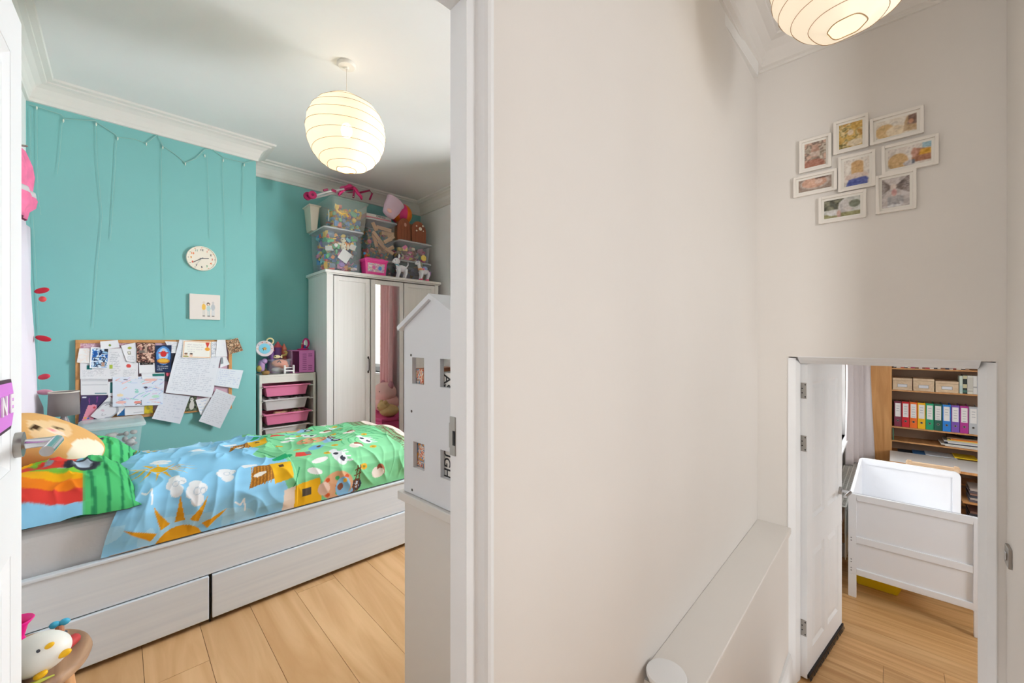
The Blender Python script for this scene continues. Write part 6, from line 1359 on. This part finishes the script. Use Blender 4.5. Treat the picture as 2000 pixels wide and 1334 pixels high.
MB().box(.03, L_ - .03, -hb + .008, -hb + .03, .22, .42).build('side_rail', m_cot, cot, bev=.003)
MB().box(.03, L_ - .03, -hb + .03, hb - .03, .30, .33).build('bed_base', m_cot, cot)
o = MB().box(.04, L_ - .04, -hb + .04, hb - .04, .331, .43).build('cot_mattress', mt('cot_sheet', (232, 234, 238), .8), None, False, .03, 4); o.location = H(CA0, (CB0 + CB1) / 2, ZL); o.rotation_euler.z = DH; tag(o, 'white mattress lying inside the cot', 'mattress')
# yellow tub under the cot
yt = hthing('yellow_tub', 'yellow plastic tub on the floor under the cot', 'tub', 4.78, .10, ZL + .001); m_ytub = mt('yellow_tub', (240, 206, 30), .4)
tub(MB(), -.16, .16, -.17, .17, 0, .10, .03, .004, .014).build('body', m_ytub, yt, bev=.01); MB().box(-.14, .14, -.20, -.165, .085, .098).build('handle', m_ytub, yt, bev=.004)
# radiator with a grille top under the window
rd_ = hthing('radiator', 'white radiator with a slotted grille top under the lower window', 'radiator', 5.75, .36, ZL); m_rad = mt('radiator_white', (232, 230, 224), .35)
RL, RZ = .95, .60
MB().box(-RL, RL, -.045, -.035, .12, RZ - .01).build('front_panel', m_rad, rd_, bev=.003); MB().box(-RL, RL, .06, .07, .12, RZ - .01).build('back_panel', m_rad, rd_)
for i in range(30): x = -RL + .03 + i * (2 * RL - .06) / 29; MB().box(x - .012, x + .012, -.05, -.045, .14, RZ - .03).build('fin', m_rad, rd_)
gm = frame_box(MB(), -RL, RL, -.05, .08, .012, 0, .008); gm.v = [(p[0], p[2], RZ + p[1]) for p in gm.v]; gm.build('grille_frame', m_rad, rd_)
for i in range(46): x = -RL + .02 + i * (2 * RL - .04) / 45; MB().box(x - .007, x + .007, -.04, .07, RZ, RZ + .006).build('grille_bar', m_rad, rd_)
for y in (-.008, .026): MB().box(-RL + .01, RL - .01, y - .004, y + .004, RZ + .001, RZ + .007).build('grille_rail', m_rad, rd_)
for x in (-.6, .6): MB().box(x - .015, x + .015, -.02, .06, 0, .13).build('foot', m_rad, rd_)
# curtain and lining at the far end of the window
m_lin = mt('grey_linen', (206, 198, 198), .9, bump=.3, bscale=60)
def slant_curtain(name, label, p0, p1, p1b, z0, z1, folds, amp, seed):
    """pleated curtain hanging between two plan points of the hall frame; p1b is the second point at the hem"""
    n, m = folds * 16, 24; U = np.linspace(0, 1, n)[:, None]; V = np.linspace(0, 1, m)[None, :]; p0, p1, p1b = [np.array(p, float) for p in (p0, p1, p1b)]
    q1 = p1b[None, None] * (1 - V[..., None]) + p1[None, None] * V[..., None]; base = p0[None, None] * (1 - U[..., None]) + q1 * U[..., None]
    d = p1 - p0; nr = np.array((-d[1], d[0])) / np.hypot(*d); off = amp * (.7 + .3 * (1 - V)) * np.sin(U * folds * 2 * PI + .4 * np.sin(V * 4 + seed))
    base = base + off[..., None] * nr; P = np.concatenate([base, np.broadcast_to((z0 + (z1 - z0) * V)[..., None], base.shape[:2] + (1,))], -1)
    t = thing(name, label, 'curtain', (0, 0, 0), DH); o = put('cloth', grid_mesh('cloth', P), m_lin, t); o.modifiers.new('s', 'SOLIDIFY').thickness = .004
    return t
slant_curtain('linen_curtain', 'pale grey linen curtain at the lower window by the bookcase', (6.34, .405), (6.80, .285), (6.80, .285), -.262, 1.42, 3, .028, 2)
slant_curtain('linen_curtain', 'edge of the grey curtain nearest the wooden bookcase side', (6.84, .275), (6.95, .225), (6.95, .155), -.70, 1.42, 1, .02, 5)
cr2 = hthing('curtain_rail', 'white curtain pole above the window of the lower room', 'curtain pole', 5.6, .36, 1.44); MB().cyl((-1.3, 0, 0), (1.38, 0, 0), .011, None, 12).build('pole', m_gloss, cr2)
for x in (-1.2, 1.25): MB().box(x - .008, x + .008, 0, .088, -.008, .008).build('bracket', m_gloss, cr2)

# bookcase
m_beech = wood('beech_veneer', (196, 140, 82), (216, 162, 104), (14, 14, 1.2), .45, .03); m_beech2 = wood('beech_shelf', (190, 136, 84), (212, 160, 106), (2, 14, 14), .45, .03); m_back = mt('dark_back_panel', (150, 122, 100), .7)
BA, BB1, BB0 = 7.05, .012, -1.02
bkc = hthing('bookcase', 'tall beech bookcase beyond the cot with files and boxes', 'bookcase', BA, 0, ZL)
MB().box(0, .34, BB1, BB1 + .20, 0, 2.35).build('side_panel', m_beech, bkc, bev=.002); MB().box(0, .34, BB0 - .02, BB0, 0, 2.35).build('side_panel', m_beech, bkc)
MB().box(.33, .34, BB0, BB1, 0, 2.35).build('back_panel', m_back, bkc)
SH = [.908, .632, .168, -.008, -.17, -.42, -.66, 1.25]
for z in SH: MB().box(.0, .33, BB0, BB1, z - ZL - .018, z - ZL).build('shelf', m_beech2, bkc, bev=.0015)
# files
cols = [((120, 44, 66), 'burgundy'), ((206, 30, 44), 'red'), ((240, 110, 30), 'orange'), ((242, 186, 10), 'yellow'), ((30, 150, 106), 'emerald green'), ((32, 92, 76), 'dark green'), ((40, 130, 214), 'blue'), ((124, 84, 176), 'violet'), ((176, 50, 140), 'magenta'), ((190, 194, 198), 'grey')]
wf = .0702
for i, (c, nm) in enumerate(cols):
    b = -.008 - i * wf; t = hthing('lever_arch_file', f'{nm} lever arch file with a white spine label on the shelf', 'file', BA + .012, b - wf / 2, .1685, 'row of coloured lever arch files'); m_ = mt('file_' + nm.replace(' ', '_'), c, .45)
    hwf = wf / 2 - .002
    MB().box(0, .003, -hwf, hwf, 0, .318).build('spine', m_, t); MB().box(.003, .27, -hwf, -hwf + .003, 0, .318).build('cover', m_, t); MB().box(.003, .27, hwf - .003, hwf, 0, .318).build('cover', m_, t)
    MB().box(.008, .25, -hwf + .006, hwf - .006, .006, .30).build('papers', mt('file_paper', (226, 224, 218), .8), t)
    lb = MB().box(-.0008, .0, -hwf + .008, hwf - .008, .125, .295).build('spine_label', mt('spine_label', (236, 234, 232), .7), t)
    for k in range(3 + i % 3): MB().box(-.0012, -.0008, -hwf + .018 + .004 * (k % 2), hwf - .02, .255 - k * .03, .261 - k * .03).build('writing', mt('grey_ink', (170, 172, 180), .8), lb)
    MB().lathe([(.0085, -.0005), (.0125, -.0005), (.0125, -.003), (.0085, -.003), (.0085, -.0005)], 20).xf(Matrix.Translation((0, 0, .075)) @ Matrix.Rotation(PI / 2, 4, 'Y')).build('ring_rim', m_steel, t, True); MB().cyl((-.0008, 0, .075), (-.0003, 0, .075), .0085, None, 16).build('finger_hole', m_black, t)
# wooden drawers/boxes with label holders on the shelf above
m_ply = wood('pale_box_wood', (214, 186, 152), (230, 206, 174), (3, 14, 14), .6, .06)
for i, (b1_, b0_, hh) in enumerate(((.004, -.172, .148), (-.180, -.362, .152), (-.372, -.560, .135))):
    t = hthing('wooden_box', ('leftmost pale wooden filing box above the coloured files', 'middle pale wooden filing box above the coloured files', 'rightmost pale wooden filing box beside the books')[i], 'box', BA + .006, (b1_ + b0_) / 2, .6325, 'wooden filing boxes'); w_ = (b1_ - b0_) / 2
    MB().box(0, .26, -w_, w_, 0, hh - .03).build('body', m_ply, t, bev=.002); MB().box(-.003, .263, -w_ - .001, w_ + .001, hh - .028, hh).build('lid', m_ply, t, bev=.002)
    hd = frame_box(MB(), -.045, .045, .035, .075, .004, 0, .003); hd.v = [(-.003 + p[1], p[0], p[2]) for p in hd.v]; hd.build('label_holder', m_steel, t); MB().box(-.001, -.0003, -.041, .041, .039, .071).build('label_card', mt('label_white', (226, 228, 234), .5), t)
def book(label, a, b0, b1, z, h, c, grp, band=None, dep=.17):
    t = hthing('book', label, 'book', a, (b0 + b1) / 2, z, grp); w_ = abs(b1 - b0) / 2 - .0006
    m_ = mt('cover_%d_%d_%d' % c, c, .5); MB().box(0, .003, -w_, w_, 0, h).build('spine', m_, t); MB().box(.003, dep, -w_, -w_ + .002, 0, h).build('cover', m_, t); MB().box(.003, dep, w_ - .002, w_, 0, h).build('cover', m_, t)
    MB().box(.003, dep - .004, -w_ + .002, w_ - .002, .003, h - .003).build('pages', mt('book_pages', (232, 226, 210), .8), t)
    for z0, z1_, cc_ in (band or []): MB().box(-.0006, 0, -w_ + .001, w_ - .001, h * z0, h * z1_).build('spine_band', mt('band_%d_%d_%d' % cc_, cc_, .6), t)
for i, (wd_, h_, c, lab, bands) in enumerate(((.026, .205, (206, 220, 206), 'pale green book next to the wooden boxes', [(.1, .45, (186, 210, 206))]), (.036, .222, (40, 50, 48), 'black book with cream spine blocks beside the wooden boxes', [(.06, .2, (70, 110, 100)), (.3, .5, (206, 200, 160)), (.78, .95, (210, 206, 170))]), (.045, .212, (222, 222, 210), 'thick cream book with grey spine lettering on the box shelf', [(.25, .9, (206, 204, 194)), (.12, .2, (190, 188, 176))]), (.030, .212, (228, 228, 224), 'thin white book second from the shelf\'s right end', [(.35, .42, (170, 170, 170))]), (.03, .21, (196, 200, 206), 'grey book last in the row on the box shelf', []))):
    b = -.566 - sum((.026, .036, .045, .030, .03)[:i]); book(lab, BA + .008, b, b - wd_, .6325, h_, c, 'books beside the wooden boxes', bands)
tc_ = [(60, 60, 66), (226, 222, 216), (200, 90, 70), (46, 48, 60), (232, 226, 214), (186, 60, 110), (90, 60, 50), (230, 230, 232), (120, 80, 60), (200, 60, 80), (240, 238, 232), (50, 54, 60), (216, 210, 200), (160, 110, 80), (60, 70, 90), (234, 230, 226), (110, 40, 40), (222, 216, 204), (70, 60, 54), (190, 150, 120)]
tn_ = ['charcoal', 'off-white', 'terracotta', 'navy', 'ivory', 'plum pink', 'dark brown', 'white', 'brown', 'crimson', 'cream', 'slate', 'beige', 'tan', 'dark blue', 'pale', 'maroon', 'stone', 'umber', 'sand']
ords = ['first', 'second', 'third', 'fourth', 'fifth', 'sixth', 'seventh', 'eighth', 'ninth', 'tenth', 'eleventh', 'twelfth', 'thirteenth', 'fourteenth', 'fifteenth', 'sixteenth', 'seventeenth', 'eighteenth', 'nineteenth', 'twentieth']
b = -.004
for i, c in enumerate(tc_):
    w_ = .026 + .012 * ((i * 7) % 4) / 3; book(f'{tn_[i]} paperback, {ords[i]} from the left on the top visible shelf', BA + .008, b, b - w_, .9085, .19 + .02 * ((i * 5) % 3), c, 'books on the top visible shelf', [(.06, .16, tc_[(i * 3 + 1) % 20])]); b -= w_
    if b < -.74: break
o = MB().box(0, .2, -.006, .006, 0, .15).build('thin_green_book', mt('cover_green', (70, 110, 84), .6)); o.location = H(BA + .003, .004, .02); o.rotation_euler.z = DH; o.location = H(BA - .02, -.001, -.007); tag(o, 'thin dark green book standing at the left end below the files', 'book')
# paper piles
pc_ = [(226, 224, 222), (240, 236, 226), (60, 66, 84), (232, 230, 226), (206, 206, 210), (240, 222, 130), (236, 130, 40), (150, 120, 90)]
pn = ['white paper folder at the bottom of the leaning pile', 'cream folder second from the pile bottom', 'dark blue folder in the paper pile', 'white folder in the middle of the paper pile', 'pale grey folder in the paper pile', 'yellow folder near the pile top', 'orange folder near the pile top', 'brown folder crowning the paper pile']
z = -.0075
for i, c in enumerate(pc_):
    o = MB().box(0, .28, -.22, .17, 0, .0125).build('paper_folder', mt('folder_%d' % i, c, .7), None, False, .002); z += .001
    o.location = H(BA + .012 + .004 * (i % 3), -.62 + .02 * ((i * 5) % 3) - .008 * i, z); o.rotation_euler = (0, 0, DH + .03 * ((i * 3) % 5 - 2)); z += .0125; tag(o, pn[i], 'folder', 'leaning pile of folders')
o = MB().ell((0, 0, .02), .09, .11, .026, 18, 10).build('black_pouch', mt('black_cloth', (30, 30, 34), .8), None, True); o.location = H(BA + .12, -.66, z + .006); o.scale.z = .8; tag(o, 'black cloth pouch lying on top of the folder pile', 'pouch')
lay = [(-.17, .012, (50, 60, 74), 'dark folder lying flat on the shelf above the desk', -.12, .15), (-.157, .010, (60, 120, 180), 'blue folder lying flat on the shelf above the desk', -.30, .24), (-.1465, .010, (200, 204, 210), 'grey magazine lying flat on the shelf above the desk', -.42, .26), (-.136, .012, (232, 196, 40), 'yellow folder lying flat at the right above the desk', -.62, .18)]
for z, h_, c, lab, b_, w_ in lay:
    o = MB().box(0, .24, -w_ / 2, w_ / 2, 0, h_).build('flat_folder', mt('flat_%d_%d_%d' % c, c, .6)); o.location = H(BA + .015, b_, z + .0005); o.rotation_euler.z = DH + .02; tag(o, lab, 'folder', 'folders above the desk')
# desk and chair
m_desk = mt('white_desk_top', (226, 226, 224), .4)
dk = hthing('desk', 'white desk in front of the beech bookcase', 'desk', 6.42, -.36, ZL)
MB().box(0, .62, -.62, .39, .715, .738).build('desk_top', m_desk, dk, bev=.003); MB().box(-.002, .0, -.62, .39, .713, .739).build('edge_band', m_beech2, dk)
for x in (.03, .55):
    for y in (-.60, .34): MB().box(x, x + .04, y, y + .04, 0, .715).build('leg', m_desk, dk)
MB().box(.02, .60, -.60, -.18, .40, .418).build('shelf', m_beech2, dk); MB().box(.02, .60, -.60, -.18, .16, .178).build('shelf', m_beech2, dk)
for i, (z, c, lab) in enumerate(((.419, (110, 100, 104), 'stack of dark magazines on the upper under-desk shelf'), (.179, (70, 74, 86), 'stack of dark papers on the lower under-desk shelf'))):
    t = hthing('paper_stack', lab, 'papers', 6.47, -.72, ZL + z, 'papers under the desk')
    for k in range(6): MB().box(.0, .3, -.14 + .004 * (k % 3), .13 - .006 * (k % 2), k * .024, k * .024 + .021).build('magazine', mt('mag_%d' % ((k + i * 2) % 4), [(90, 84, 92), (176, 166, 160), (60, 64, 76), (130, 100, 90)][(k + i * 2) % 4], .6), t)
ch = hthing('desk_chair', 'pale wooden chair tucked at the desk, only its top rail visible', 'chair', 6.15, -.30, ZL); m_chw = wood('pale_chair_wood', (214, 180, 144), (232, 204, 172), (14, 2, 14), .5, .03)
MB().box(.0, .40, -.2, .2, .43, .455).build('seat', m_chw, ch, bev=.008)
for x, y, h_ in ((.02, -.19, .43), (.02, .155, .43), (.36, -.19, .43), (.36, .155, .43)): MB().box(x, x + .035, y, y + .035, 0, h_).build('leg', m_chw, ch, bev=.003)
for y in (-.19, .155): MB().box(-.02, .012, y, y + .035, .40, .84).build('back_post', m_chw, ch, bev=.004)
MB().box(-.018, .006, -.2, .2, .775, .83).build('top_rail', m_chw, ch, bev=.008); MB().box(-.016, .004, -.16, .16, .60, .64).build('back_rail', m_chw, ch, bev=.004)
